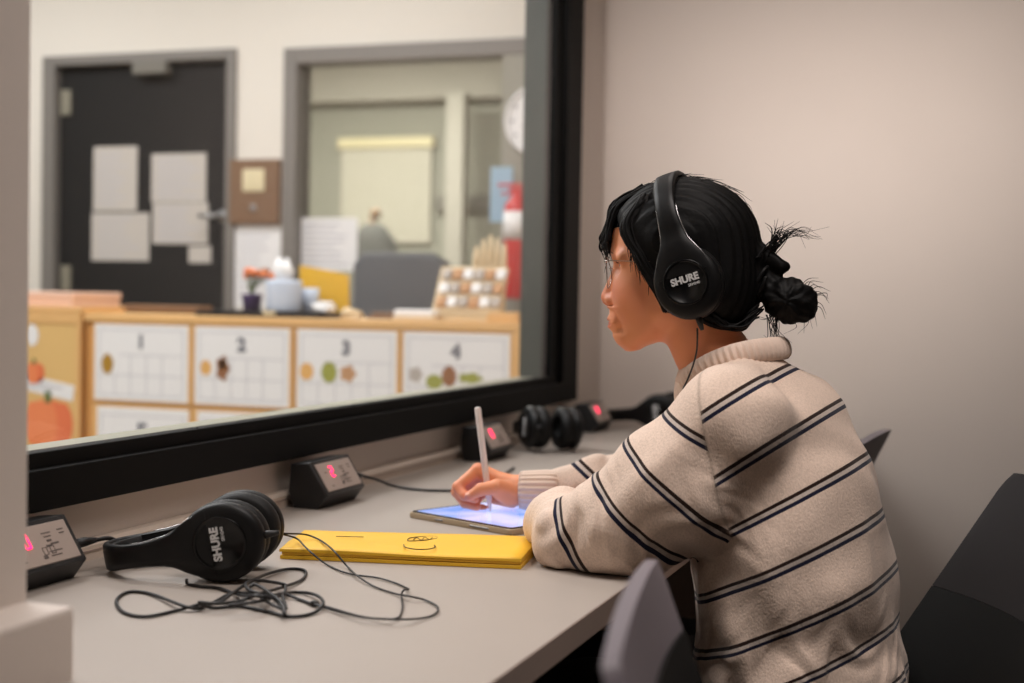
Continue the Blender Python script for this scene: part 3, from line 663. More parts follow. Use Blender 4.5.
# ---- headphones
def headphones(label, g, H, loc, R3, group=None, sc=1.1):
    """local axes: x forward, y to the left ear, z up; g = half gap between pads, H = height of the band"""
    t = thing('headphones', label, 'headphones', (0, 0, 0), 0, group)
    a = g+.036
    # band and yokes in one sweep: the yoke widens down onto the cup
    pts = [(a+.0075, .012), (a+.0075, .03), (a+.007, .046), (a+.004, .06)]; m0 = len(pts); n = 40
    arc = [(a*math.cos(PI*i/n), .072+(H-.072)*math.sin(PI*i/n)**.9) for i in range(n+1)]
    pts = pts+arc+[(-y, z) for y, z in reversed(pts)]; n = len(pts)-1
    WZ = [(0, .082), (.012, .08), (.03, .072), (.046, .056), (.06, .041), (.075, .034), (.095, .0295), (.12, .029), (H-.02, .031), (H, .034), (1, .034)]
    def wz(z):
        for (z0, w0), (z1, w1) in zip(WZ, WZ[1:]):
            if z <= z1: return w0+(w1-w0)*(z-z0)/(z1-z0)
    def band(w_of, t_in, t_out):
        bm = nb(); rings = []
        for i, (y, z) in enumerate(pts):
            y0, z0 = pts[max(0, i-1)]; y1, z1 = pts[min(n, i+1)]; tx = Vector((0, y1-y0, z1-z0)).normalized(); nr = Vector((0, tx.z, -tx.y))
            w = w_of(z); c = Vector((0, y, z)); rr = []
            for (dx, dn) in ((-1, t_in+.002), (-.9, t_in), (.9, t_in), (1, t_in+.002), (1, t_out-.003), (.86, t_out-.0006), (.4, t_out), (-.4, t_out), (-.86, t_out-.0006), (-1, t_out-.003)): rr.append(bm.verts.new(c+Vector((dx*w/2, 0, 0))+nr*dn))
            rings.append(rr)
        for i in range(n):
            for k in range(10): f = bm.faces.new((rings[i][k], rings[i][(k+1) % 10], rings[i+1][(k+1) % 10], rings[i+1][k])); f.smooth = True
        bm.faces.new(rings[0]); bm.faces.new(list(reversed(rings[-1]))); bmesh.ops.recalc_face_normals(bm, faces=bm.faces); return bm
    hb = smooth_by_angle(obj('headband', band(wz, -.003, .006), M['black'], t), 50)
    bm = band(lambda z: .028, -.009, -.003); bmesh.ops.delete(bm, geom=[v for v in bm.verts if v.co.z < .072+(H-.072)*.62], context='VERTS')
    obj('band_padding', bm, M['black_soft'], t, True)
    for s in (1, -1):
        Y0_ = Matrix.Rotation(-s*PI/2, 4, 'X')
        b = nb(); lathe(b, [(0, -.012), (.04, -.012), (.0462, -.008), (.048, -.001), (.0475, .005), (.044, .0098), (.036, .0122), (0, .0124)], 48, mtx=Matrix.Translation((0, s*(g+.036), 0))@Y0_, sy=1.1)
        cup = smooth_by_angle(obj('ear_cup', b, M['black'], t), 50)
        Y = Matrix.Rotation(-s*PI/2, 4, 'X')
        b = nb(); lathe(b, [(0, .0), (.031, 0), (.0325, .0018), (.0315, .0024), (.029, .0024), (.028, .0008), (0, .0012)], 40, mtx=Matrix.Translation((0, s*(g+.0484), 0))@Y)
        cap = obj('cap_disc', b, M['black_gloss'], cup)
        F = frame_mtx((0, s*(g+.0502), .004), (-s, 0, 0), (0, 0, 1), (0, s, 0))
        b = nb(); text_into(b, 'SHURE', .0135, F, bold=.0006); text_into(b, 'SRH240', .0052, F@Matrix.Translation((.011, -.0095, 0)), bold=.0001); obj('lettering', b, M['white_text'], cup)
        b = nb(); lathe(b, [(.03, 0), (.041, .0), (.047, .006), (.048, .014), (.046, .026), (.02, .026)], 40, mtx=Matrix.Translation((0, s*g, 0))@Y, sy=1.1)
        lathe(b, [(.0, .014), (.031, .014), (.03, 0)], 40, mtx=Matrix.Translation((0, s*g, 0))@Y, sy=1.1)
        bmesh.ops.recalc_face_normals(b, faces=b.faces); obj('ear_pad', b, M['black_soft'], t, True)
        for e in (1, -1):
            b = nb(); q = []
            for z in (.022, .034, .046, .06, .072, .084, .098, .112): yy = a*math.sqrt(max(0, 1-((z-.072)/(H-.072))**2)) if z > .072 else a+.0055*min(1, (.072-z)/.03); q.append((e*(wz(z)/2+.0002), s*(yy+.0025), z))
            tube(b, catmull(q, 4), .0009, 6); obj('silver_trim', b, M['silver'], cup)
    b = nb(); tube(b, [(0, g+.036, -.05), (0, g+.036, -.058), (0, g+.036, -.07)], [.005, .0045, .0026], 10); obj('strain_relief', b, M['cable'], t)
    t.matrix_world = frame_mtx(loc, R3[0], R3[1], R3[2])@Matrix.Scale(sc, 4); return t
def rot3(fwd, up):
    up = Vector(up).normalized(); f = Vector(fwd); f = (f-up*f.dot(up)).normalized(); l = up.cross(f); return (f, l, up)
dz = math.radians(8)
up1 = Vector((-.955, -.29, -.19))
headphones('black headphones lying on desk before the yellow envelope', .018, .155, (-.992, 1.703, DESK+.0545), rot3((0, 0, -1), up1), 'black headphones left on the desk')
headphones('black headphones propped between the two farther channel boxes', .014, .165, (-1.09, 3.42, DESK+.059), rot3((.1, -.2, -1), (-.62, .78, -.09)), 'black headphones left on the desk')
headphones('black headphones lying flat against the end wall', .035, .172, (-.975, 4.2, DESK+.055), rot3((0, 0, -1), (-1, .1, -.14)), 'black headphones left on the desk')
# tangled cable in front of the near headphones
zc = DESK+.0026
def Z(px_, py_, z=zc): return tuple(on_z(px_, py_, z))
q1 = lambda x, y: (240+x/4.655, 500+y/4.655)
q2 = lambda x, y: (x/3.012, 470+y/3.012)
zf = DESK+.0205
pa = [(283.5, 533, DESK+.04)] 
A1 = [tuple(on_z(284, 533.5, DESK+.035))]+[Z(*q1(x, y), z) for x, y, z in [(300, 160, zf+.004), (355, 178, zf), (400, 205, zf), (440, 240, zf), (470, 275, DESK+.012), (505, 315, zc), (545, 352, zc+.003), (620, 400, zc), (720, 435, zc), (790, 448, zc+.005), (860, 465, zc), (920, 497, zc), (908, 530, zc), (850, 550, zc), (740, 556, zc+.005), (600, 549, zc), (480, 526, zc), (345, 487, zc+.001)]]
A2 = [tuple(on_z(284, 534.5, DESK+.033))]+[Z(*q1(x, y), z) for x, y, z in [(265, 180, zf+.003), (300, 215, zf), (340, 252, DESK+.014), (400, 298, zc), (470, 331, zc), (540, 349, zc), (640, 362, zc), (720, 385, zc), (772, 408, zc), (785, 416, zc+.006), (762, 420, zc+.009), (752, 445, zc+.001), (757, 500, zc), (735, 548, zc), (660, 553, zc+.004), (560, 541, zc+.005), (400, 496, zc+.002), (345, 488, zc+.001)]]
loops = [(345, 487)]
B1 = [Z(*q1(340, 487)), Z(*q1(275, 462)), Z(*q1(200, 440), zc+.004)]+[Z(*q2(x, y), z) for x, y, z in [(860, 420, zc+.006), (800, 395, zc+.008), (770, 375, zc+.004), (700, 372, zc+.004), (640, 400, zc), (600, 416, zc), (555, 410, zc+.004), (450, 372, zc), (385, 368, zc), (351, 393, zc), (372, 428, zc), (440, 441, zc), (540, 421, zc), (600, 405, zc+.005), (660, 398, zc+.005), (700, 372, zc+.009), (740, 345, zc+.009), (800, 315, zc+.004), (870, 298, zc), (918, 303, zc), (912, 328, zc), (860, 350, zc+.003), (790, 370, zc+.012), (720, 395, zc+.006), (650, 402, zc+.009), (600, 399, zc+.009), (640, 415, zc), (720, 410, zc), (800, 425, zc), (870, 441, zc), (940, 432, zc), (974, 402, zc+.004), (950, 376, zc+.003), (890, 368, zc), (820, 376, zc+.009), (760, 366, zc+.013), (740, 345, zc+.013), (770, 332, zc+.009), (850, 343, zc+.008), (860, 352, zc+.006), (850, 375, zc+.004), (780, 395, zc+.012), (690, 408, zc+.011)]]
B2 = [Z(*q2(x, y), z) for x, y, z in [(562, 330, zc+.006), (566, 343, zc), (600, 350, zc), (660, 356, zc), (720, 376, zc+.003), (770, 380, zc+.016), (820, 385, zc+.013), (845, 410, zc+.007), (858, 435, zc+.005), (848, 402, zc+.012), (815, 372, zc+.016), (770, 345, zc+.017), (752, 352, zc+.014)]]
t = thing('headphone_cable', 'tangled black headphone cable on desk before the near headphones', 'cable', tuple(on_z(270, 600, DESK)))
ob = Vector(on_z(270, 600, DESK))
def sh(P): return [Vector(p)-ob for p in P]
b = nb(); tube(b, catmull(sh(B1), 7), .0021, 8); tube(b, catmull(sh(B2), 7), .0021, 8); obj('main_lead', b, M['cable'], t)
for P in (A1, A2): b = nb(); tube(b, catmull(sh(P), 7), .00135, 7); obj('thin_lead', b, M['cable'], t)
b = nb(); bmesh.ops.create_uvsphere(b, u_segments=14, v_segments=10, radius=.0042, matrix=Matrix.Translation(Vector(Z(*q1(345, 487)))-ob+Vector((0, 0, .0012)))@Matrix.Scale(1.5, 4, (1, 0, 0))); obj('cable_splitter', b, M['cable'], t, True)
# ---- yellow envelope
FL, FR, BR, BL = on_z(280, 559, DESK), on_z(521, 569.5, DESK), np.array([-.672, 2.072, DESK]), np.array([-1.022, 1.972, DESK])
def quadp(u, v):
    return (FL*(1-u)+FR*u)*(1-v)+(BL*(1-u)+BR*u)*v
base = (FL+FR+BR+BL)/4
t = thing('yellow_envelope', 'thick yellow envelope with a pen doodle on the desk', 'envelope', V(base))
def slab(z0, zf_, zb, u0, u1, v0, v1, n=16, m_=10, sag=.0012):
    bm = nb(); top = []; bot = []
    for j in range(m_+1):
        v = v0+(v1-v0)*j/m_; rt = []; rb = []
        for i in range(n+1):
            u = u0+(u1-u0)*i/n; p = quadp(u, v)-base; k = (v-v0)/(v1-v0)
            hgt = zf_+(zb-zf_)*k+sag*math.sin(u*7)*math.sin(v*5+1)+.0016*math.exp(-((k-.35)/.12)**2)
            rt.append(bm.verts.new((p[0], p[1], hgt))); rb.append(bm.verts.new((p[0], p[1], z0)))
        top.append(rt); bot.append(rb)
    for j in range(m_):
        for i in range(n):
            f = bm.faces.new((top[j][i], top[j][i+1], top[j+1][i+1], top[j+1][i])); f.smooth = True
            bm.faces.new((bot[j][i], bot[j+1][i], bot[j+1][i+1], bot[j][i+1]))
    for i in range(n): bm.faces.new((top[0][i+1], top[0][i], bot[0][i], bot[0][i+1])); bm.faces.new((top[m_][i], top[m_][i+1], bot[m_][i+1], bot[m_][i]))
    for j in range(m_): bm.faces.new((top[j][0], top[j+1][0], bot[j+1][0], bot[j][0])); bm.faces.new((top[j+1][n], top[j][n], bot[j][n], bot[j+1][n]))
    return bm
obj('back_sheet', slab(.0005, .0052, .006, 0, 1, 0, 1, sag=.0003), M['yellow'], t)
obj('inner_sheet', slab(.0066, .0095, .011, .006, .997, .012, .98, sag=.0003), M['yellow'], t)
fr_ = obj('front_sheet', slab(.0104, .0142, .019, -.004, 1.0, .004, 1.0), M['yellow'], t)
def topz(v): return .0142+(.019-.0142)*v+.0026
b = nb()
def doodle(pts, r=.0007, closed=False):
    P = []
    for x, y in pts:
        p = on_z(270+x/3.103, 380+y/3.103, DESK+.0185); q = p-base; P.append((q[0], q[1], .0186))
    tube(b, catmull(P, 5), r, 5)
for P_, r_ in (([(520, 487), (500, 485), (460, 487), (432, 491), (430, 499), (470, 498), (510, 493), (520, 490)], .0007), ([(445, 496), (455, 489), (470, 497), (480, 488), (495, 495), (505, 488)], .0007), ([(415, 511), (420, 519), (450, 525), (490, 525), (512, 519), (510, 513)], .0009), ([(205, 485), (240, 486), (290, 487)], .0006)):
    b = nb(); doodle(P_, r_); obj('pen_stroke', b, M['ink'], fr_)
# ---- tablet
L, N = on_z(407, 515, DESK+.004), on_z(513, 534, DESK+.004); ex = (N-L)/np.linalg.norm(N-L); ey = np.array([-ex[1], ex[0], 0]); ey = ey if ey[1] > 0 else -ey
TW, TH = .252, .232
c = L+ex*TW/2+ey*TH/2; c[2] = DESK
t = thing('tablet', 'tan cased tablet with a glowing screen under the right hand', 'tablet', V(c)); t.rotation_euler[2] = math.atan2(ex[1], ex[0])
def rrect(w, h, r, n=6):
    o = []
    for cx, cy, a0 in ((w/2-r, h/2-r, 0), (-w/2+r, h/2-r, 90), (-w/2+r, -h/2+r, 180), (w/2-r, -h/2+r, 270)):
        for k in range(n+1): a = math.radians(a0+90*k/n); o.append((cx+r*math.cos(a), cy+r*math.sin(a)))
    return o
b = nb(); prism(b, rrect(TW, TH, .012), .0005, .0098, bevel=.002, seg=2); cs = smooth_by_angle(obj('case', b, M['tablet_case'], t), 35)
b = nb(); box(b, (.03, -TH/2-.0008, .003), (.075, -TH/2+.001, .007), .0008, 1); box(b, (-.055, -TH/2-.0008, .0035), (-.035, -TH/2+.001, .0065), .0006, 1); obj('side_button', b, M['tablet_edge'], cs)
b = nb(); prism(b, rrect(TW-.008, TH-.008, .009), .0095, .0112, bevel=.0005, seg=1); obj('front_glass', b, M['black_gloss'], t)
sm = bpy.data.materials.new('tablet_screen'); sm.use_nodes = True; nt = sm.node_tree; bs = nt.nodes['Principled BSDF']; bs.inputs['Roughness'].default_value = .08; bs.inputs['Base Color'].default_value = (.02, .02, .03, 1)
tc = nt.nodes.new('ShaderNodeTexCoord'); nz = nt.nodes.new('ShaderNodeTexNoise'); nz.inputs['Scale'].default_value = 9; cr_ = nt.nodes.new('ShaderNodeValToRGB')
cr_.color_ramp.elements[0].position = .38; cr_.color_ramp.elements[0].color = (*lin((128, 160, 232)), 1); cr_.color_ramp.elements[1].position = .62; cr_.color_ramp.elements[1].color = (*lin((206, 206, 248)), 1)
nt.links.new(tc.outputs['Object'], nz.inputs['Vector']); nt.links.new(nz.outputs['Fac'], cr_.inputs['Fac']); nt.links.new(cr_.outputs['Color'], bs.inputs['Emission Color']); bs.inputs['Emission Strength'].default_value = 1.15
M['screen'] = sm
b = nb(); prism(b, rrect(TW-.022, TH-.022, .006), .0111, .0114); obj('screen', b, sm, t)
TABZ = DESK+.0115
# ---- stylus
tip = at_depth(490.5, 512, (on_z(491, 512, TABZ)-CAMP)@cW); tip = np.array([tip[0], tip[1], TABZ+.0006]); dS = (tip-CAMP)@cW; topp = at_depth(477.5, 407, dS+.0)
ax = V(topp-tip).normalized(); Ls = (V(topp)-V(tip)).length
t = thing('stylus', 'white stylus held upright in the hand over the tablet', 'stylus', V(tip)); t.rotation_mode = 'QUATERNION'; t.rotation_quaternion = Vector((0, 0, 1)).rotation_difference(ax)
b = nb(); lathe(b, [(.0048, .02), (.0056, .024), (.0056, Ls-.004), (.0046, Ls-.0008), (.002, Ls), (0, Ls)], 20); obj('barrel', b, M['stylus'], t, True)
b = nb(); lathe(b, [(0, 0), (.0012, .001), (.0048, .0195), (.0048, .02)], 20); obj('nib', b, M['stylus'], t, True)
# ---- chairs
def chair(label, loc, rotz, hgt=0., shell=None, split=.2, rec=.12):
    """faces local +x"""
    t = thing('visitor_chair', label, 'chair', loc, rotz, 'grey and black chairs at the desk')
    def panel(t0, t1, th, off, wsc=1., n=22, m_=14):
        bm = nb(); F_, B_ = [], []
        for j in range(m_+1):
            tt = t0+(t1-t0)*j/m_; rf, rb = [], []
            for i in range(n+1):
                s = -1+2*i/n; hw = .222*wsc*(1-.06*(1-min(1, tt/.08))**2)
                y = hw*s; x = -.27+rec*tt+s*s*(.004+.05*tt)+off; z = .87+hgt-.36*tt-.006*s*s*(1-tt)
                d = Vector((1, -.9*s, .15)).normalized()
                rf.append(bm.verts.new(Vector((x, y, z))+d*th/2)); rb.append(bm.verts.new(Vector((x, y, z))-d*th/2))
            F_.append(rf); B_.append(rb)
        for j in range(m_):
            for i in range(n):
                bm.faces.new((F_[j][i], F_[j+1][i], F_[j+1][i+1], F_[j][i+1])); bm.faces.new((B_[j][i], B_[j][i+1], B_[j+1][i+1], B_[j+1][i]))
        for i in range(n): bm.faces.new((F_[0][i], F_[0][i+1], B_[0][i+1], B_[0][i])); bm.faces.new((F_[m_][i+1], F_[m_][i], B_[m_][i], B_[m_][i+1]))
        for j in range(m_): bm.faces.new((F_[j+1][0], F_[j][0], B_[j][0], B_[j+1][0])); bm.faces.new((F_[j][n], F_[j+1][n], B_[j+1][n], B_[j][n]))
        bmesh.ops.recalc_face_normals(bm, faces=bm.faces); return bm
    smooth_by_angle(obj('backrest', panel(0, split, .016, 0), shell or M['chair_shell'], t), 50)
    smooth_by_angle(obj('lower_back', panel(split+.001, .98, .022, 0, .99), M['chair_black'], t), 50)
    b = nb(); box(b, (-.11, -.225, .385+hgt), (.27, .225, .43+hgt), .018, 3); smooth_by_angle(obj('seat', b, M['chair_black'], t), 50)
    for s in (1, -1):
        b = nb(); tube(b, catmull([(-.16, s*.2, .4+hgt), (-.22, s*.215, .2), (-.27, s*.225, .0)], 5), .011, 10); obj('leg', b, M['chrome_grey'], t)
        b = nb(); tube(b, catmull([(.19, s*.2, .4+hgt), (.215, s*.215, .2), (.235, s*.225, .0)], 5), .011, 10); obj('leg', b, M['chrome_grey'], t)
        b = nb(); tube(b, [(-.06, s*.19, .392+hgt), (-.27+rec*.9+.01, s*.19, .49+hgt), (-.27+rec*.75+.014, s*.19, .59+hgt)], .012, 10); obj('back_bracket', b, M['chrome_grey'], t)
    return t
chair('grey backed chair turned away at the near edge of the desk', (-.036, 1.222, 0), .17, 0.0, rec=.08)
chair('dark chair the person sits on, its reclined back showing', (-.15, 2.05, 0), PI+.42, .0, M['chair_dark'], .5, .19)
chair('grey chair whose back corner peeks out behind the sweater', (-.52, 2.86, 0), PI-.06, split=.4)

# ================================================================== THE PERSON
YM = 2.1
H0 = on_y(680, 270, YM); MM = .001436
def hl(p):            # world -> head axes in mm: u forward, w to the left ear, v up
    q = (p-H0)/.001; return np.stack([-q[:, 0], -q[:, 1], q[:, 2]], 1)
def hw(u, w, v): return np.array([H0[0]-u*.001, H0[1]-w*.001, H0[2]+v*.001])
def pxu(x, y): return ((680-x)*1.436, (270-y)*1.436)
VS = 1.045
def hl2(p): q = hl(p); q[:, 2] = np.where(q[:, 2] < 0, q[:, 2]/VS, q[:, 2]); return q
def sym(p): q = p.copy(); q[:, 1] = np.abs(q[:, 1]); return q
def f_head(p):
    q = hl2(p); m = sym(q)
    d = ell(q, (-3, 0, 36), (97, 73, 76))
    d = smin(d, ell(q, (40, 0, -22), (56, 60, 82)), 30)
    d = smin(d, cone(m, (8, 46, -52), (70, 10, -99), 15, 17), 22)
    d = smin(d, cone(m, (5, 50, -10), (8, 47, -55), 16, 15), 18)
    d = smin(d, ell(m, (60, 30, -40), (29, 28, 36)), 16)
    d = smin(d, ball(q, (77, 0, -98.5), 17.5), 12)
    d = smin(d, cone(m, (86, 12, 20), (78, 46, 16), 9, 8), 12)
    # eye sockets, nose, lips
    d = smax(d, -ell(m, (97, 33, 3), (17, 19, 12)), 12)
    d = smin(d, ball(m, (71.5, 32, 7), 13.0), 3)
    d = smax(d, -ell(m, (87.5, 33, 6.5), (9, 11.5, 2.4)), 1.5)
    d = smin(d, cone(q, (92, 0, 8), (103, 0, -36), 6, 9.5), 8)
    d = smin(d, ball(q, (101.5, 0, -42.5), 11), 5)
    d = smin(d, ball(m, (97, 12.5, -45), 8), 6)
    d = smax(d, -ell(m, (103, 6.5, -51), (6, 3.2, 4)), 2)
    d = smin(d, ell(q, (88, 0, -74), (13, 27, 17)), 9)
    d = smin(d, ell(q, (96, 0, -71.5), (8.5, 16, 5.0)), 3)
    d = smin(d, ell(q, (95, 0, -82), (8.5, 14.5, 5.6)), 3)
    d = smax(d, -ell(q, (106, 0, -76.8), (10, 19, .9)), 1.5)
    # ears (under the pads)
    d = smin(d, ell(m, (-16, 74, -6), (17, 8, 28)), 6)
    return d*.001
NECK = [hw(-16, 0, -45), hw(-46, 0, -115), hw(-92, 0, -190)]
def f_neck(p): return chain(p, NECK, [.056, .054, .062])
TS = [(-.365, .985, .066), (-.335, .925, .108), (-.313, .86, .118), (-.301, .79, .131), (-.292, .70, .137), (-.282, .58, .143), (-.279, .46, .146)]
def f_torso(p, ins=0.):
    q = p.copy(); q[:, 1] = (q[:, 1]-YM)/1.42
    return chain(q, [(a, 0, c) for a, c, r in TS], [r-ins for a, c, r in TS], .03)
LA = [(-.365, 1.962, .945), (-.432, 1.952, .867), (-.503, 1.948, .812), (-.594, 1.952, .787)]; LR = [.083, .088, .078, .052]
LF = [(-.594, 1.952, .787), (-.636, 2.06, .781), (-.655, 2.15, .772)]; LFR = [.052, .049, .036]
RA = [(-.365, 2.238, .945), (-.46, 2.33, .872), (-.585, 2.425, .797)]; RRr = [.083, .078, .058]
RF = [(-.585, 2.425, .797), (-.68, 2.39, .793), (-.745, 2.357, .791)]; RFR = [.058, .051, .037]
# ---- hands: joints given along the picture rays at the hand's own distance
d0 = dS
def J(x, y, dd): return at_depth(x, y, d0+dd)
WR = J(520, 490, .0)
def f_handR(p):
    mcp = [J(478, 470, .017), J(481, 471, .033), J(486, 476, .048), J(492, 484, .06)]
    d = None
    for k, m in enumerate(mcp):
        e = cone(p, J(514, 489, .006+.010*k), m, .0165-.001*k, .0125-.0008*k); d = e if d is None else smin(d, e, .012)
    d = smin(d, cone(p, J(524, 490, 0), J(508, 489, .006), .025, .022), .015)
    d = smin(d, cone(p, J(510, 497, -.008), J(499, 492, -.017), .0165, .0135), .012)
    d = smin(d, cone(p, J(512, 500, .03), J(494, 498, .045), .014, .011), .012)
    fing = [([J(478, 470, .017), J(458, 487, .009), J(464, 495.5, -.003), J(475, 499, -.008)], [.0115, .0100, .0088, .0076]),
            ([J(481, 473, .033), J(457, 492, .026), J(465, 503, .014), J(477, 506.5, .005)], [.0115, .0102, .0090, .0078]),
            ([J(486, 478, .048), J(463, 499, .043), J(470, 507.5, .034), J(483, 508.5, .026)], [.0110, .0096, .0086, .0074]),
            ([J(492, 485, .06), J(473, 503, .057), J(479, 509, .05), J(489, 509.5, .043)], [.0098, .0084, .0076, .0066])]
    for P, R in fing:
        e = chain(p, P, R, .003); d = smin(d, e, .0028)
    th = chain(p, [J(511, 491, -.012), J(497, 487, -.024), J(481, 489.5, -.026), J(469, 496.5, -.022)], [.0165, .0132, .0106, .0082], .004)
    d = smin(d, th, .0032)
    d = smin(d, ell(p, J(467.5, 495.5, -.0285), (.006, .004, .004)), .002)
    return smax(d, TABZ+.0004-p[:, 2], .001)
def f_handL(p):
    w = np.array(LF[-1]); d = cone(p, w-np.array([0, .03, -.002]), w+np.array([-.006, .03, -.008]), .026, .02)
    for k, dx in enumerate((.026, .009, -.009, -.026)):
        a = w+np.array([dx*.5, .02, -.008]); m = w+np.array([dx-.006, .078-.004*abs(k-1), -.012])
        L_ = (.056, .07, .074, .066)[k]; e1 = m+np.array([dx*.15, L_*.5, -.002]); e2 = m+np.array([dx*.18, L_, -.012])
        d = smin(d, cone(p, a, m, .014, .0105), .012); d = smin(d, chain(p, [m, e1, e2], [.0098, .0088, .0072], .003), .003)
    d = smin(d, chain(p, [w+np.array([-.02, .03, -.008]), w+np.array([-.045, .06, -.016]), w+np.array([-.05, .09, -.02])], [.014, .0105, .008], .004), .008)
    return smax(d, DESK+.0004-p[:, 2], .001)
def f_body(p):
    d = f_head(p); d = smin(d, f_neck(p), .018)
    d = smin(d, f_torso(p, .022), .02)
    for A, R in ((LA, LR), (RA, RRr)): d = smin(d, chain(p, A, [max(.03, r-.03-.012*i) for i, r in enumerate(R)]), .02)
    d = np.minimum(d, chain(p, LF, [.036, .033, .024])); d = smin(d, f_handL(p), .006)
    d = np.minimum(d, chain(p, RF[:2]+[tuple(WR)], [.036, .034, .0245])); d = smin(d, f_handR(p), .006)
    for s in (-1, 1): d = smin(d, cone(p, (-.28, YM+.085*s, .53), (-.55, YM+.1*s, .515), .075, .065), .02)
    return d
bv, bq = surface_nets(f_body, (-1.0, 1.82, .43), (-.06, 2.56, 1.31), .0023)
bv = relax(bv, bq, 1, .4)
# fit the midline of the face to the profile seen in the photograph
prof = [(60, 96.5), (50, 97.6), (29, 98.5), (18, 97), (9, 95.5), (0, 97), (-14, 102.6), (-28, 109), (-37, 113), (-42, 113.2), (-49, 110), (-54, 104), (-58, 100), (-64, 99.5), (-69, 102.4), (-72.5, 104.2), (-76.8, 97.8), (-80, 101.2), (-83, 103.2), (-87, 99.5), (-91, 95.6), (-96, 96.2), (-102, 93.5), (-108, 89.5), (-113, 83)]
vs_ = np.linspace(60, -113, 174); tgt = np.interp(-vs_, [-a for a, b_ in prof], [b_ for a, b_ in prof])*np.interp(-vs_, [80, 95, 113], [1.068, 1.05, 1.03])
us = np.linspace(60, 135, 300); cur = []
for v_ in vs_:
    P_ = np.array([hw(u, 0, v_*VS if v_ < 0 else v_) for u in us]); f_ = f_head(P_); k_ = np.where(f_ < 0)[0]; cur.append(us[k_[-1]] if len(k_) else np.nan)
cur = np.array(cur); dl_ = np.nan_to_num(tgt-cur); q = hl2(bv)
inr = (q[:, 2] < 62) & (q[:, 2] > -116) & (q[:, 0] > 45)
du = np.interp(-q[:, 2], -vs_, dl_)*np.clip((q[:, 0]-45)/35, 0, 1)*np.exp(-(q[:, 1]/30)**2)*inr
bv[:, 0] -= du*.001
q = hl2(bv)
lip = np.exp(-((np.abs(q[:, 1])/19)**4))*np.clip(1.35-np.abs(q[:, 2]+77)/(8.2-.2*np.abs(q[:, 1]))*1.0, 0, 1)*(q[:, 0] > 84)
lip = np.where(np.abs(q[:, 1]) < 23, np.clip(lip, 0, 1), 0)
blush = np.exp(-(((q[:, 1]-np.sign(q[:, 1])*38)/20)**2+((q[:, 2]+35)/22)**2))*(q[:, 0] > 40) + np.exp(-((q[:, 1]/13)**2+((q[:, 2]+40)/10)**2))*(q[:, 0] > 95)
def hd(pt, r): return np.exp(-(((bv-pt)**2).sum(1))/r**2)
blush = np.clip(blush+.9*hd(J(467, 497, -.028), .014)+.8*hd(J(460, 488, 0), .016)+.7*hd(J(478, 503, .0), .02)+.5*hd(J(479, 464, 0), .014), 0, 1)
nail = (((bv-J(466.5, 494, -.031))**2).sum(1) < .0052**2)*1.0
sk = bpy.data.materials.new('skin'); sk.use_nodes = True; nt = sk.node_tree; bs = nt.nodes['Principled BSDF']
def attr(nm): a = nt.nodes.new('ShaderNodeAttribute'); a.attribute_name = nm; return a
def mixc(fac, A, B, f=1.0):
    m_ = nt.nodes.new('ShaderNodeMix'); m_.data_type = 'RGBA'; mu = nt.nodes.new('ShaderNodeMath'); mu.operation = 'MULTIPLY'; mu.inputs[1].default_value = f
    nt.links.new(fac, mu.inputs[0]); nt.links.new(mu.outputs[0], m_.inputs['Factor'])
    for s_, v_ in (('A', A), ('B', B)):
        if isinstance(v_, tuple): m_.inputs[s_].default_value = (*lin(v_), 1)
        else: nt.links.new(v_, m_.inputs[s_])
    return m_.outputs['Result']
tcn = nt.nodes.new('ShaderNodeTexCoord'); nn = nt.nodes.new('ShaderNodeTexNoise'); nn.inputs['Scale'].default_value = 25; nt.links.new(tcn.outputs['Object'], nn.inputs['Vector'])
c1 = mixc(nn.outputs['Fac'], (234, 150, 106), (243, 163, 119)); c2 = mixc(attr('blush').outputs['Fac'], c1, (222, 124, 100), .55); c3 = mixc(attr('lip').outputs['Fac'], c2, (186, 74, 72), .95); c4 = mixc(attr('nail').outputs['Fac'], c3, (236, 186, 168), .6)
nt.links.new(c4, bs.inputs['Base Color']); bs.inputs['Roughness'].default_value = .48
bs.inputs['Subsurface Weight'].default_value = .12; bs.inputs['Subsurface Radius'].default_value = (.01, .004, .002); bs.inputs['Subsurface Scale'].default_value = .5
PB = np.array([-.28, YM, .0])
person = np_mesh('person', bv, bq, sk, attrs={'lip': lip, 'blush': blush, 'nail': nail}, base=PB); person.location = V(PB)
props(person, 'person in cream striped sweater and glasses writing on the tablet, wearing headphones', 'person')
# ---- sweater
def folds(p):
    d = np.zeros(len(p))
    for k, (dr, fr, am, ph) in enumerate((((.8, .1, -.6), 55, .0022, 0), ((.3, -.5, .8), 38, .0025, 1.3), ((-.6, .6, .5), 72, .0014, 2.2), ((.9, .4, .3), 95, .0009, .5))):
        dr = np.array(dr)/np.linalg.norm(dr); d += am*np.sin(p@dr*fr+ph+1.3*np.sin(p@np.array([dr[2], dr[0], -dr[1]])*fr*.45+k))
    return d
def wrinkle(p, c, ax_, wav, wid, amp):
    q = p-np.asarray(c); a = q@(np.asarray(ax_)/np.linalg.norm(ax_)); r2 = (q**2).sum(1)-a*a
    return amp*np.sin(a*2*PI/wav+2.5*np.sin(r2*900))*np.exp(-(q**2).sum(1)/wid**2)
def f_armL(p): return smin(chain(p, LA, LR, .03), chain(p, LF, LFR, .02), .012)
def f_armR(p): return smin(chain(p, RA, RRr, .03), chain(p, RF, RFR, .02), .012)
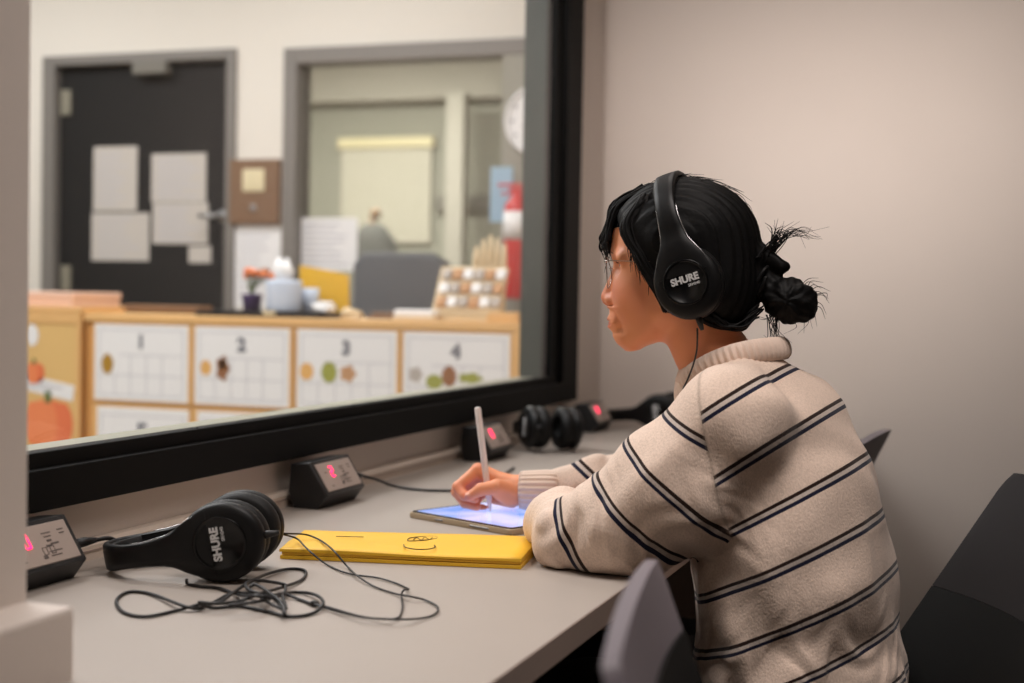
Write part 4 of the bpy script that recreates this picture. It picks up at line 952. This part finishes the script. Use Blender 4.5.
def f_sweater(p):
    d = f_torso(p)
    d = smin(d, cone(p, (-.38, 2.03, .985), (-.367, 1.955, .955), .05, .075), .03); d = smin(d, cone(p, (-.38, 2.17, .985), (-.367, 2.245, .955), .05, .075), .03)
    d = smin(d, cone(p, hw(-62, 0, -168), hw(-92, 0, -205), .066, .07), .02)
    d = smin(d, f_armL(p), .022); d = smin(d, f_armR(p), .022)
    d = d+folds(p)+wrinkle(p, (-.575, 1.93, .80), (1, .5, -.4), .042, .075, .0045)+wrinkle(p, (-.42, 1.92, .80), (1, 0, -1), .06, .08, .003)+wrinkle(p, (-.26, 2.0, .56), (.3, 0, 1), .06, .12, .004)+wrinkle(p, (-.62, 2.41, .80), (1, -.4, 0), .045, .07, .0045)
    on = p[:, 0] < -.47
    d = np.where(on, smax(d, DESK+.0012-p[:, 2], .004), d)
    d = smax(d, .505+.004*np.sin(p[:, 0]*70)-p[:, 2], .006)
    return d
sv, sq_ = surface_nets(f_sweater, (-.80, 1.80, .48), (-.09, 2.54, 1.09), .0030)
sv = relax(sv, sq_, 1, .4)
def family(lines, Yp):
    out = []
    for (x0, y0), (x1, y1) in lines:
        a, c_ = on_y(x0, y0, Yp), on_y(x1, y1, Yp); t_ = np.array([c_[0]-a[0], c_[2]-a[2]]); t_ /= np.linalg.norm(t_); out.append((np.array([a[0], a[2]]), t_))
    return out
def index(lines, nrm_up, p, sp):
    q = p[:, [0, 2]]; D = []
    for a, t_ in lines:
        n = np.array([-t_[1], t_[0]]); n = n if n@nrm_up > 0 else -n; D.append((q-a)@n)
    D = np.array(D); u = -D[0]/np.maximum(D[1]-D[0], sp*.6)
    for k in range(len(lines)-1):
        inb = (D[k] < 0); u = np.where(inb, k+np.clip(-D[k]/np.maximum(1e-6, -D[k]+D[k+1]), 0, 1), u)
    return np.where(D[-1] < 0, len(lines)-1-D[-1]/np.maximum(D[-1]-D[-2], sp*.6), u)
TL = family([((717, 413), (800, 358)), ((735, 470), (838, 405)), ((722, 533), (868, 460)), ((690, 600), (888, 517)), ((695, 655), (893, 580)), ((760, 680), (900, 632))], 2.0)
SL = family([((662, 415), (733, 455)), ((628, 448), (722, 535)), ((592, 478), (677, 565)), ((555, 515), (580, 570))], 1.90)
u_t = index(TL, np.array([0, 1.]), sv, .083); u_t = np.maximum(u_t, -.4)
u_s = np.clip(index(SL, np.array([.7, .7]), sv, .075), -.4, 3.4)
dT, dA, dB = f_torso(sv), f_armL(sv), f_armR(sv)
# right sleeve: rings along the forearm / upper arm
axr = np.array(RF[0])-np.array(RF[2]); axr /= np.linalg.norm(axr); u_r = ((sv-at_depth(585, 472, 2.40))@axr)/.08; 
aru = np.array(RA[0])-np.array(RA[2]); aru /= np.linalg.norm(aru); axr = axr*.6+np.array([.1, 0, .8]); u_r = -((sv-at_depth(586, 473, 2.40))@axr)/.1
near = sv[:, 1] < YM
u_arm = np.where(near, u_s, u_r)
a, c_ = on_y(706, 398, 1.93), on_y(731, 522, 1.93); n_ = np.array([c_[2]-a[2], -(c_[0]-a[0])]); n_ /= np.linalg.norm(n_); n_ = n_ if n_[0] < 0 else -n_
left_of = (sv[:, [0, 2]]-np.array([a[0], a[2]]))@n_
mk = np.where(near, np.minimum(left_of, dT-dA+.010), np.minimum(left_of, dT-dB))
seam = np.exp(-(np.where(near, left_of, 1)/.0022)**2)*(dT-dA+.01 > 0)
sw = bpy.data.materials.new('striped_knit'); sw.use_nodes = True; nt = sw.node_tree; bs = nt.nodes['Principled BSDF']; bs.inputs['Roughness'].default_value = .92; bs.inputs['Specular IOR Level'].default_value = .15; bs.inputs['Sheen Weight'].default_value = .15
def stripes(nm):
    a_ = attr(nm); ad = nt.nodes.new('ShaderNodeMath'); ad.operation = 'ADD'; ad.inputs[1].default_value = .5; fr = nt.nodes.new('ShaderNodeMath'); fr.operation = 'FRACT'
    rp = nt.nodes.new('ShaderNodeValToRGB'); rp.color_ramp.interpolation = 'CONSTANT'; base_ = (*lin((234, 211, 194)), 1)
    els = [(0, base_), (.404, (*lin((44, 28, 22)), 1)), (.468, (*lin((206, 192, 182)), 1)), (.532, (*lin((26, 28, 52)), 1)), (.6, base_)]
    for i, (po, co_) in enumerate(els):
        e = rp.color_ramp.elements[i] if i < 2 else rp.color_ramp.elements.new(po); e.position = po; e.color = co_
    nt.links.new(a_.outputs['Fac'], ad.inputs[0]); nt.links.new(ad.outputs[0], fr.inputs[0]); nt.links.new(fr.outputs[0], rp.inputs['Fac']); return rp.outputs['Color']
gt = nt.nodes.new('ShaderNodeMath'); gt.operation = 'GREATER_THAN'; gt.inputs[1].default_value = 0; nt.links.new(attr('sleeve').outputs['Fac'], gt.inputs[0])
cc = mixc(gt.outputs[0], stripes('u_torso'), stripes('u_sleeve')); cc = mixc(attr('seam').outputs['Fac'], cc, (150, 132, 118), .55)
tcn = nt.nodes.new('ShaderNodeTexCoord'); mp = nt.nodes.new('ShaderNodeMapping'); mp.inputs['Scale'].default_value = (420, 420, 260); nn = nt.nodes.new('ShaderNodeTexNoise'); nn.inputs['Scale'].default_value = 1; nn.inputs['Detail'].default_value = 2
nt.links.new(tcn.outputs['Object'], mp.inputs['Vector']); nt.links.new(mp.outputs[0], nn.inputs['Vector'])
hsv = nt.nodes.new('ShaderNodeMix'); hsv.data_type = 'RGBA'; hsv.blend_type = 'MULTIPLY'; hsv.inputs['Factor'].default_value = .45
rp2 = nt.nodes.new('ShaderNodeValToRGB'); rp2.color_ramp.elements[0].position = .3; rp2.color_ramp.elements[0].color = (.62, .6, .58, 1); rp2.color_ramp.elements[1].position = .65
nt.links.new(nn.outputs['Fac'], rp2.inputs['Fac']); nt.links.new(cc, hsv.inputs['A']); nt.links.new(rp2.outputs['Color'], hsv.inputs['B']); nt.links.new(hsv.outputs['Result'], bs.inputs['Base Color'])
bp = nt.nodes.new('ShaderNodeBump'); bp.inputs['Strength'].default_value = .55; bp.inputs['Distance'].default_value = .0016; nt.links.new(nn.outputs['Fac'], bp.inputs['Height']); nt.links.new(bp.outputs['Normal'], bs.inputs['Normal'])
sweater = np_mesh('sweater', sv, sq_, sw, person, {'u_torso': u_t, 'u_sleeve': u_arm, 'sleeve': mk, 'seam': seam}, base=PB)
M['rib'] = mat('cream_rib_knit', (236, 213, 197), .92, bump=.5, bscale=500, spec=.15)
def ribbed(pts, half, thick, nrib, closed=True, wav=.12):
    """band swept along a loop; ribs cross the band"""
    P_ = [Vector(p) for p in pts]; N_ = len(P_); bm = nb(); rings = []; cen = sum(P_, Vector())/N_
    for i, p in enumerate(P_):
        t_ = (P_[(i+1) % N_]-P_[i-1]).normalized(); o_ = (p-cen); o_ -= t_*o_.dot(t_); o_.normalize(); up = t_.cross(o_).normalized(); k = 1+wav*math.cos(2*PI*nrib*i/N_)
        rr = []
        for a_ in range(14):
            th = 2*PI*a_/14; rr.append(bm.verts.new(p+o_*(thick*k*math.cos(th))+up*(half*math.sin(th))))
        rings.append(rr)
    for i in range(N_):
        for a_ in range(14):
            f = bm.faces.new((rings[i][a_], rings[i][(a_+1) % 14], rings[(i+1) % N_][(a_+1) % 14], rings[(i+1) % N_][a_])); f.smooth = True
    bmesh.ops.recalc_face_normals(bm, faces=bm.faces); return bm
cf, cb = on_y(685, 386, YM)-PB, on_y(783, 348, YM)-PB; cc_ = (cf+cb)/2; e1 = (cf-cb)/2; N_ = 264
nr_ = on_y(722, 360, YM-.078)-PB; e2 = nr_-cc_
loop = [cc_+e1*math.cos(2*PI*i/N_)+np.array([0, e2[1], 0])*math.sin(2*PI*i/N_)+np.array([e2[0], 0, e2[2]])*math.sin(2*PI*i/N_)**2 for i in range(N_)]
obj('collar', ribbed(loop, .0175, .009, 56, wav=.3), M['rib'], sweater)
# cuff on the right wrist
a, c_ = np.array(RF[2])+np.array([.012, -.006, 0]), np.array(WR)-.0*np.array([.01, 0, 0]); ax_ = Vector(c_-a); L_ = ax_.length; rq = Vector((0, 0, 1)).rotation_difference(ax_.normalized()).to_matrix().to_4x4()
b = nb(); pr = [(.030, 0), (.0345, .004), (.035, L_*.3), (.0335, L_*.7), (.0325, L_-.006), (.0305, L_), (.027, L_-.004), (.025, L_*.6)]
lathe(b, pr, 132)
for v in b.verts:
    th = math.atan2(v.co.y, v.co.x); k = 1+.035*math.cos(22*th); v.co.x *= k; v.co.y *= k
b.transform(Matrix.Translation(V(a-PB))@rq)
for v in b.verts: v.co.z = max(v.co.z, TABZ+.0006) if v.co.x+PB[0] < -.735 else max(v.co.z, DESK+.001)
bmesh.ops.recalc_face_normals(b, faces=b.faces); obj('cuff', b, M['rib'], sweater)
a = np.array(LF[2])-np.array([-.004, .03, -.001]); c_ = np.array(LF[2])+np.array([-.002, .02, -.002]); ax_ = Vector(c_-a); L_ = ax_.length; rq = Vector((0, 0, 1)).rotation_difference(ax_.normalized()).to_matrix().to_4x4()
b = nb(); lathe(b, [(.030, 0), (.035, .004), (.0345, L_*.5), (.033, L_-.006), (.031, L_), (.027, L_-.004), (.025, L_*.6)], 132)
for v in b.verts:
    th = math.atan2(v.co.y, v.co.x); k = 1+.035*math.cos(22*th); v.co.x *= k; v.co.y *= k
b.transform(Matrix.Translation(V(a-PB))@rq)
for v in b.verts: v.co.z = max(v.co.z, DESK+.001)
bmesh.ops.recalc_face_normals(b, faces=b.faces); obj('cuff', b, M['rib'], sweater)
# ---- trousers and shoes
def f_tr(p):
    q = p.copy(); q[:, 1] = (q[:, 1]-YM)/1.42
    d = chain(q, [(-.281, 0, .60), (-.279, 0, .46)], [.127, .137])
    for s in (-1, 1):
        d = smin(d, chain(p, [(-.29, YM+.085*s, .525), (-.66, YM+.1*s, .52)], [.085, .07]), .03)
        d = smin(d, chain(p, [(-.66, YM+.1*s, .52), (-.63, YM+.1*s, .3), (-.6, YM+.1*s, .08)], [.07, .062, .052]), .02)
    d = smax(d, .432-p[:, 2]+.0*p[:, 0], .01) if False else d
    d = np.where(p[:, 0] > -.5, smax(d, .4315-p[:, 2], .008), d)
    return smax(d+folds(p)*.8, .045-p[:, 2], .004)
tv, tq = surface_nets(f_tr, (-.80, 1.84, .02), (-.1, 2.36, .76), .006)
np_mesh('trousers', tv, tq, M['trousers'], person, base=PB)
for s in (-1, 1):
    def f_sh(p, s=s):
        d = chain(p, [(-.585, YM+.1*s, .05), (-.66, YM+.1*s, .042), (-.76, YM+.108*s, .03)], [.045, .04, .03], .02); return smax(d, .012-p[:, 2], .004)
    v_, q_ = surface_nets(f_sh, (-.82, YM+.1*s-.07, -.01), (-.52, YM+.1*s+.08, .12), .006)
    shoe = np_mesh('shoe', v_, q_, M['shoe'], person, base=PB)
    b = nb(); prism(b, [(-.545, -.03), (-.56, -.044), (-.66, -.042), (-.74, -.036), (-.795, -.012), (-.79, .024), (-.74, .046), (-.66, .042), (-.56, .044), (-.545, .03)][::-1], .001, .018, mtx=Matrix.Translation((-PB[0], .104*s, 0)), bevel=.003); obj('sole', b, M['rubber'], shoe)
# ---- eyes, brows, glasses
for s in (1, -1):
    b = nb(); bmesh.ops.create_uvsphere(b, u_segments=24, v_segments=16, radius=.0122)
    for f in b.faces:
        c_ = f.calc_center_median()
        if -c_.x > .0106: f.material_index = 1
    obj('eye', b, [M['eye_white'], M['eye_dark']], person, True, loc=V(hw(72.3, 32*s, 6.8)-PB))
    b = nb(); tube(b, catmull([hw(91.5, 15*s, 20)-PB, hw(89.5, 28*s, 24)-PB, hw(82.5, 42*s, 23)-PB, hw(74, 51*s, 18)-PB], 5), [.0012]+[.0019]*14+[.0008], 8); obj('eyebrow', b, M['brow'], person, True)
    b = nb()
    for k in range(14):
        w_ = 22+22*k/13; u_ = 84.8-.011*(w_-30)**2*1.0-max(0, w_-30)*.18; a_ = hw(u_, w_*s, 8.4)-PB; tube(b, [a_, a_+np.array([-.004, -.0006*s*(k-5)*.3, .0002]), a_+np.array([-.006, -.001*s*(k-5)*.3, .0022])], [.00035, .0003, .0001], 4)
    obj('eyelashes', b, M['strand'], person)
def rim_pt(s, th, off=0.):
    w_, v_ = 33+24.5*math.cos(th), -6+23*math.sin(th); return hw(104-.1*(w_-33)-.0055*(w_-30)**2+v_*.1+off, s*w_, v_)-PB
gl = bpy.data.objects.new('glasses', None); COL.objects.link(gl); gl.parent = person
for s in (1, -1):
    b = nb(); tube(b, [rim_pt(s, 2*PI*k/48) for k in range(48)], .0008, 6, closed=True); obj('rim', b, M['specs'], gl, True)
    b = nb(); vs = [b.verts.new(V(rim_pt(s, 2*PI*k/48))) for k in range(48)]; b.faces.new(vs); obj('lens', b, M['lens'], gl)
    b = nb(); tube(b, catmull([rim_pt(s, .62), hw(98, 60*s, 10)-PB, hw(92, 68*s, 11)-PB, hw(40, 77*s, 10)-PB, hw(-14, 80*s, 8)-PB, hw(-36, 79*s, -8)-PB], 6), .00075, 6); obj('temple', b, M['specs'], gl)
    b = nb(); bmesh.ops.create_uvsphere(b, u_segments=10, v_segments=8, radius=.0024, matrix=Matrix.Translation(V(hw(98.5, 59*s, 10)-PB))); obj('hinge', b, M['silver'], gl, True)
b = nb(); tube(b, catmull([rim_pt(1, PI-.3), hw(108, 4, 2)-PB, hw(108, -4, 2)-PB, rim_pt(-1, PI-.3)], 5), .0009, 6); obj('bridge', b, M['specs'], gl)
# ---- hair
def f_cut(q): return ((q[:, 0]-90+17)*114-(q[:, 2]-54)*77)/137.6
def pl2(x, y): u, v = pxu(x, y); return u, v
bu, bvv = pxu(794, 300)
ba = math.radians(18); RB = np.array([[math.cos(ba), 0, -math.sin(ba)], [0, 1, 0], [math.sin(ba), 0, math.cos(ba)]])
def f_hair(p):
    q = hl(p)
    d = ell(q, (-5, 0, 40), (113, 87, 97))
    d = smin(d, ell(q, (-60, 0, -20), (62, 75, 80)), 24)
    d = smax(d, f_cut(q)+4*np.sin(q[:, 2]*.12+q[:, 1]*.1), 7)
    d = smax(d, -(q[:, 2]+90+.12*(q[:, 0]+60)), 10)
    d = smin(d, cone(q, (-112, 0, -14), (-140, 0, -20), 24, 16), 12)
    d = smin(d, cone(q, (-120, 0, 22), (-150, 0, 6), 17, 12), 10)
    d = smin(d, ell(q, (bu, 0, bvv), (41, 36, 33), RB), 5)
    g_ = .9*np.sin(q[:, 1]*.55+2*np.sin(q[:, 2]*.03))+.6*np.sin(q[:, 1]*1.3+q[:, 0]*.05)
    sp = np.arctan2(q[:, 2]-bvv, q[:, 0]-bu); inb = q[:, 0] < -128
    g_ = np.where(inb, 1.6*np.sin(6*sp+np.abs(q[:, 1])*.16)+.8*np.sin(15*sp-np.abs(q[:, 1])*.2), g_)
    return (d+g_)*.001
hv, hq = surface_nets(f_hair, hw(125, -100, -110)*0+np.array([H0[0]-.128, H0[1]-.1, H0[2]-.105]), np.array([H0[0]+.22, H0[1]+.1, H0[2]+.15]), .0024)
hv = relax(hv, hq, 1, .3)
hair = np_mesh('hair', hv, hq, M['hair'], person, base=PB)
def lock(bm, P, r0, r1, n=5, sub=5):
    C_ = catmull([hw(*p)-PB for p in P], sub); m_ = len(C_); tube(bm, C_, [r0+(r1-r0)*(i/(m_-1))**1.4 for i in range(m_)], n)
b = nb()
R_ = random.Random(5)
for k in range(120):           # fringe
    w_ = -56+86*R_.random()**.9; j = lambda s_: R_.gauss(0, s_); out = R_.random(); end = 12+42*R_.random()**.8 if R_.random() < .85 else -6+20*R_.random()
    ts = 1-.55*(abs(w_)/60)**2
    lock(b, [(40+j(5), w_*.55+j(3), 128-.006*w_*w_), (84*ts+12+j(3), w_*.8, 103-.006*w_*w_+j(3)), (103*ts+9+3*out, w_*.96+j(2), 68+j(4)), (108*ts+8+6*out+j(2), w_*1.05+j(3), 42+j(4)), (104*ts+9+6*out+j(3), w_*1.08+j(4), (42+end)/2), (98*ts+11+7*out+j(4), w_*1.1+j(5), end)], .0025, .00025)
for k in range(170):            # hair swept back along the edge of the face, left and right
    s = 1 if k % 2 == 0 else -1; f_ = R_.random(); j = lambda s_: R_.gauss(0, s_); o_ = 16*R_.random()-2; e_ = R_.random()
    lock(b, [(46-o_, s*(56+j(3)), 100+j(4)), (68-o_+j(1.5), s*(68+j(2)), 60+j(4)), (46-o_+j(1.5), s*(77+j(1.5)), 14), (20-o_+j(1.5), s*(80+j(1.5)), -28), (0-o_+j(3)+5*e_, s*(78+j(2)), -52-12*e_)], .003, .0006)
for k in range(24):            # a few wisps leaving that edge
    s = 1 if k % 2 == 0 else -1; f_ = R_.random(); j = lambda s_: R_.gauss(0, s_)
    lock(b, [(62-40*f_, s*(72+8*f_), 58-70*f_), (68-42*f_, s*(73+7*f_), 40-66*f_), (68-46*f_+j(4), s*(70+7*f_), 18-60*f_+j(5))], .0011, .0002, 4)
obj('fringe_locks', b, M['strand'], hair, True)
b = nb()
for k in range(90):            # fly-aways at the back of the head and bun
    j = lambda s_: R_.gauss(0, s_); kind = k % 5
    if kind == 0: P = [(-118, j(14), 18), (-134+j(3), j(8), 32+j(4)), (-142+j(6), j(10), 50+j(6)), (-150+j(14), j(14), 62+j(8))]
    elif kind == 1: P = [(-128, j(12), 12), (-148, j(10), 46+j(5)), (-170+j(8), j(12), 58+j(6)), (-192+j(12), j(14), 54+j(8))]
    elif kind == 2: P = [(-138+j(6), j(16), -64), (-140+j(6), j(14), -88+j(5)), (-146+j(9), j(14), -106+j(8))]
    elif kind == 3: a_ = R_.random()*2*PI; P = [(bu+30*math.cos(a_), j(14), bvv+26*math.sin(a_)), (bu+44*math.cos(a_)+j(3), j(16), bvv+38*math.sin(a_)), (bu+54*math.cos(a_+.3)+j(6), j(18), bvv+50*math.sin(a_+.3))]
    else: a_ = .35+1.5*R_.random(); P = [(-5-100*math.cos(a_+.6), j(20), 40+88*math.sin(a_+.6)), (-5-116*math.cos(a_+.25), j(24), 40+99*math.sin(a_+.25)), (-5-121*math.cos(a_-.05)+j(3), j(26), 40+101*math.sin(a_-.05)+j(3))]
    lock(b, P, .0007 if kind != 0 else .0014, .00018, 4)
for k in range(22):
    j = lambda s_: R_.gauss(0, s_); lock(b, [(-36+j(10), 66+j(3), -42), (-60+j(6), 60+j(5), -72+j(3)), (-92+j(6), 42+j(6), -82+j(3)), (-120+j(5), 18+j(6), -58+j(5))], .003, .0012)
obj('loose_strands', b, M['strand'], hair, True)
b = nb()
for k in range(7):
    a_ = k*.9; tube(b, catmull([hw(-118-3*math.sin(k), 24*math.cos(a_), -18+24*math.sin(a_))-PB, hw(-128, 26*math.cos(a_+.5), -12+24*math.sin(a_+.5))-PB, hw(-132, 24*math.cos(a_+1.1), -14+22*math.sin(a_+1.1))-PB], 5), [.003]*11, 6)
obj('hair_tie', b, M['black_soft'], hair, True)
# ---- the headphones worn
tl = math.radians(18.5)
upv = Vector((-math.sin(tl), 0, math.cos(tl)))
cc_ = hw(-37, 0, -20)
HW = headphones('black headphones worn over the black hair of the person', .078, .166, cc_, rot3((-1, 0, 0), upv), None, 1.0)
b = nb(); c0 = hw(-15, 119, -66)
P = [hw(-52, 114, -84), hw(-52, 112, -96), hw(-50, 105, -116), hw(-44, 95, -134), hw(-36, 82, -150), hw(-28, 68, -163), hw(-20, 50, -173), hw(-14, 30, -184)]
tube(b, catmull(P, 7), .0013, 7); ld = obj('cable', b, M['cable'], HW); bpy.context.view_layer.update(); ld.matrix_parent_inverse = HW.matrix_world.inverted()

# ================================================================== LIGHT AND CAMERA
def area(name, loc, size, power, col, rot=(0, 0, 0), sy=None, spread=PI):
    l = bpy.data.lights.new(name, 'AREA'); l.energy = power; l.color = col; l.size = size
    if sy: l.shape = 'RECTANGLE'; l.size_y = sy
    l.spread = spread; o = bpy.data.objects.new(name, l); COL.objects.link(o); o.location = loc; o.rotation_euler = rot; return o
CLS = (1.0, .978, 1.0)
for (x, y, p) in ((-2.3, 2.4, 52), (-3.8, 2.4, 52), (-2.6, 4.6, 26), (-4.4, 4.6, 28)): area('classroom_lamp', (x, y, 2.9), 1.2, p, CLS, sy=.6)
area('far_room_lamp', (-4.0, 7.6, 2.9), 1.2, 165, (1, .98, .92), sy=.6)
BTH = (1.0, .91, .865)
area('end_wall_fill', (-.5, 2.75, 2.48), 1.5, 5.2, BTH, sy=.3, rot=(math.radians(61), 0, 0), spread=math.radians(54))  # unseen fill added to brighten the upper end wall, fading downwards
area('booth_lamp', (-.75, 3.1, 2.57), .6, 3.5, BTH, sy=.6, spread=1.9)
area('booth_lamp', (-.12, 1.42, 2.57), 1.0, 11, BTH, sy=.6, spread=1.75)
w = bpy.data.worlds.new('world'); scn.world = w; w.use_nodes = True
w.node_tree.nodes['Background'].inputs[0].default_value = (1, .9, .8, 1); w.node_tree.nodes['Background'].inputs[1].default_value = .02
cam = bpy.data.cameras.new('camera'); co = bpy.data.objects.new('camera', cam); COL.objects.link(co); scn.camera = co
cam.sensor_width = 36; cam.lens = FPX/1024*36; cam.clip_start = .05
co.matrix_world = Matrix(((cR[0], cU[0], -cW[0], CAMP[0]), (cR[1], cU[1], -cW[1], CAMP[1]), (cR[2], cU[2], -cW[2], CAMP[2]), (0, 0, 0, 1)))
cam.dof.use_dof = True; cam.dof.focus_distance = 2.08; cam.dof.aperture_fstop = 2.8
scn.view_settings.view_transform = 'Standard'; scn.view_settings.look = 'None'; scn.view_settings.gamma = 1; scn.view_settings.exposure = 0.0
scn.view_settings.use_curve_mapping = False
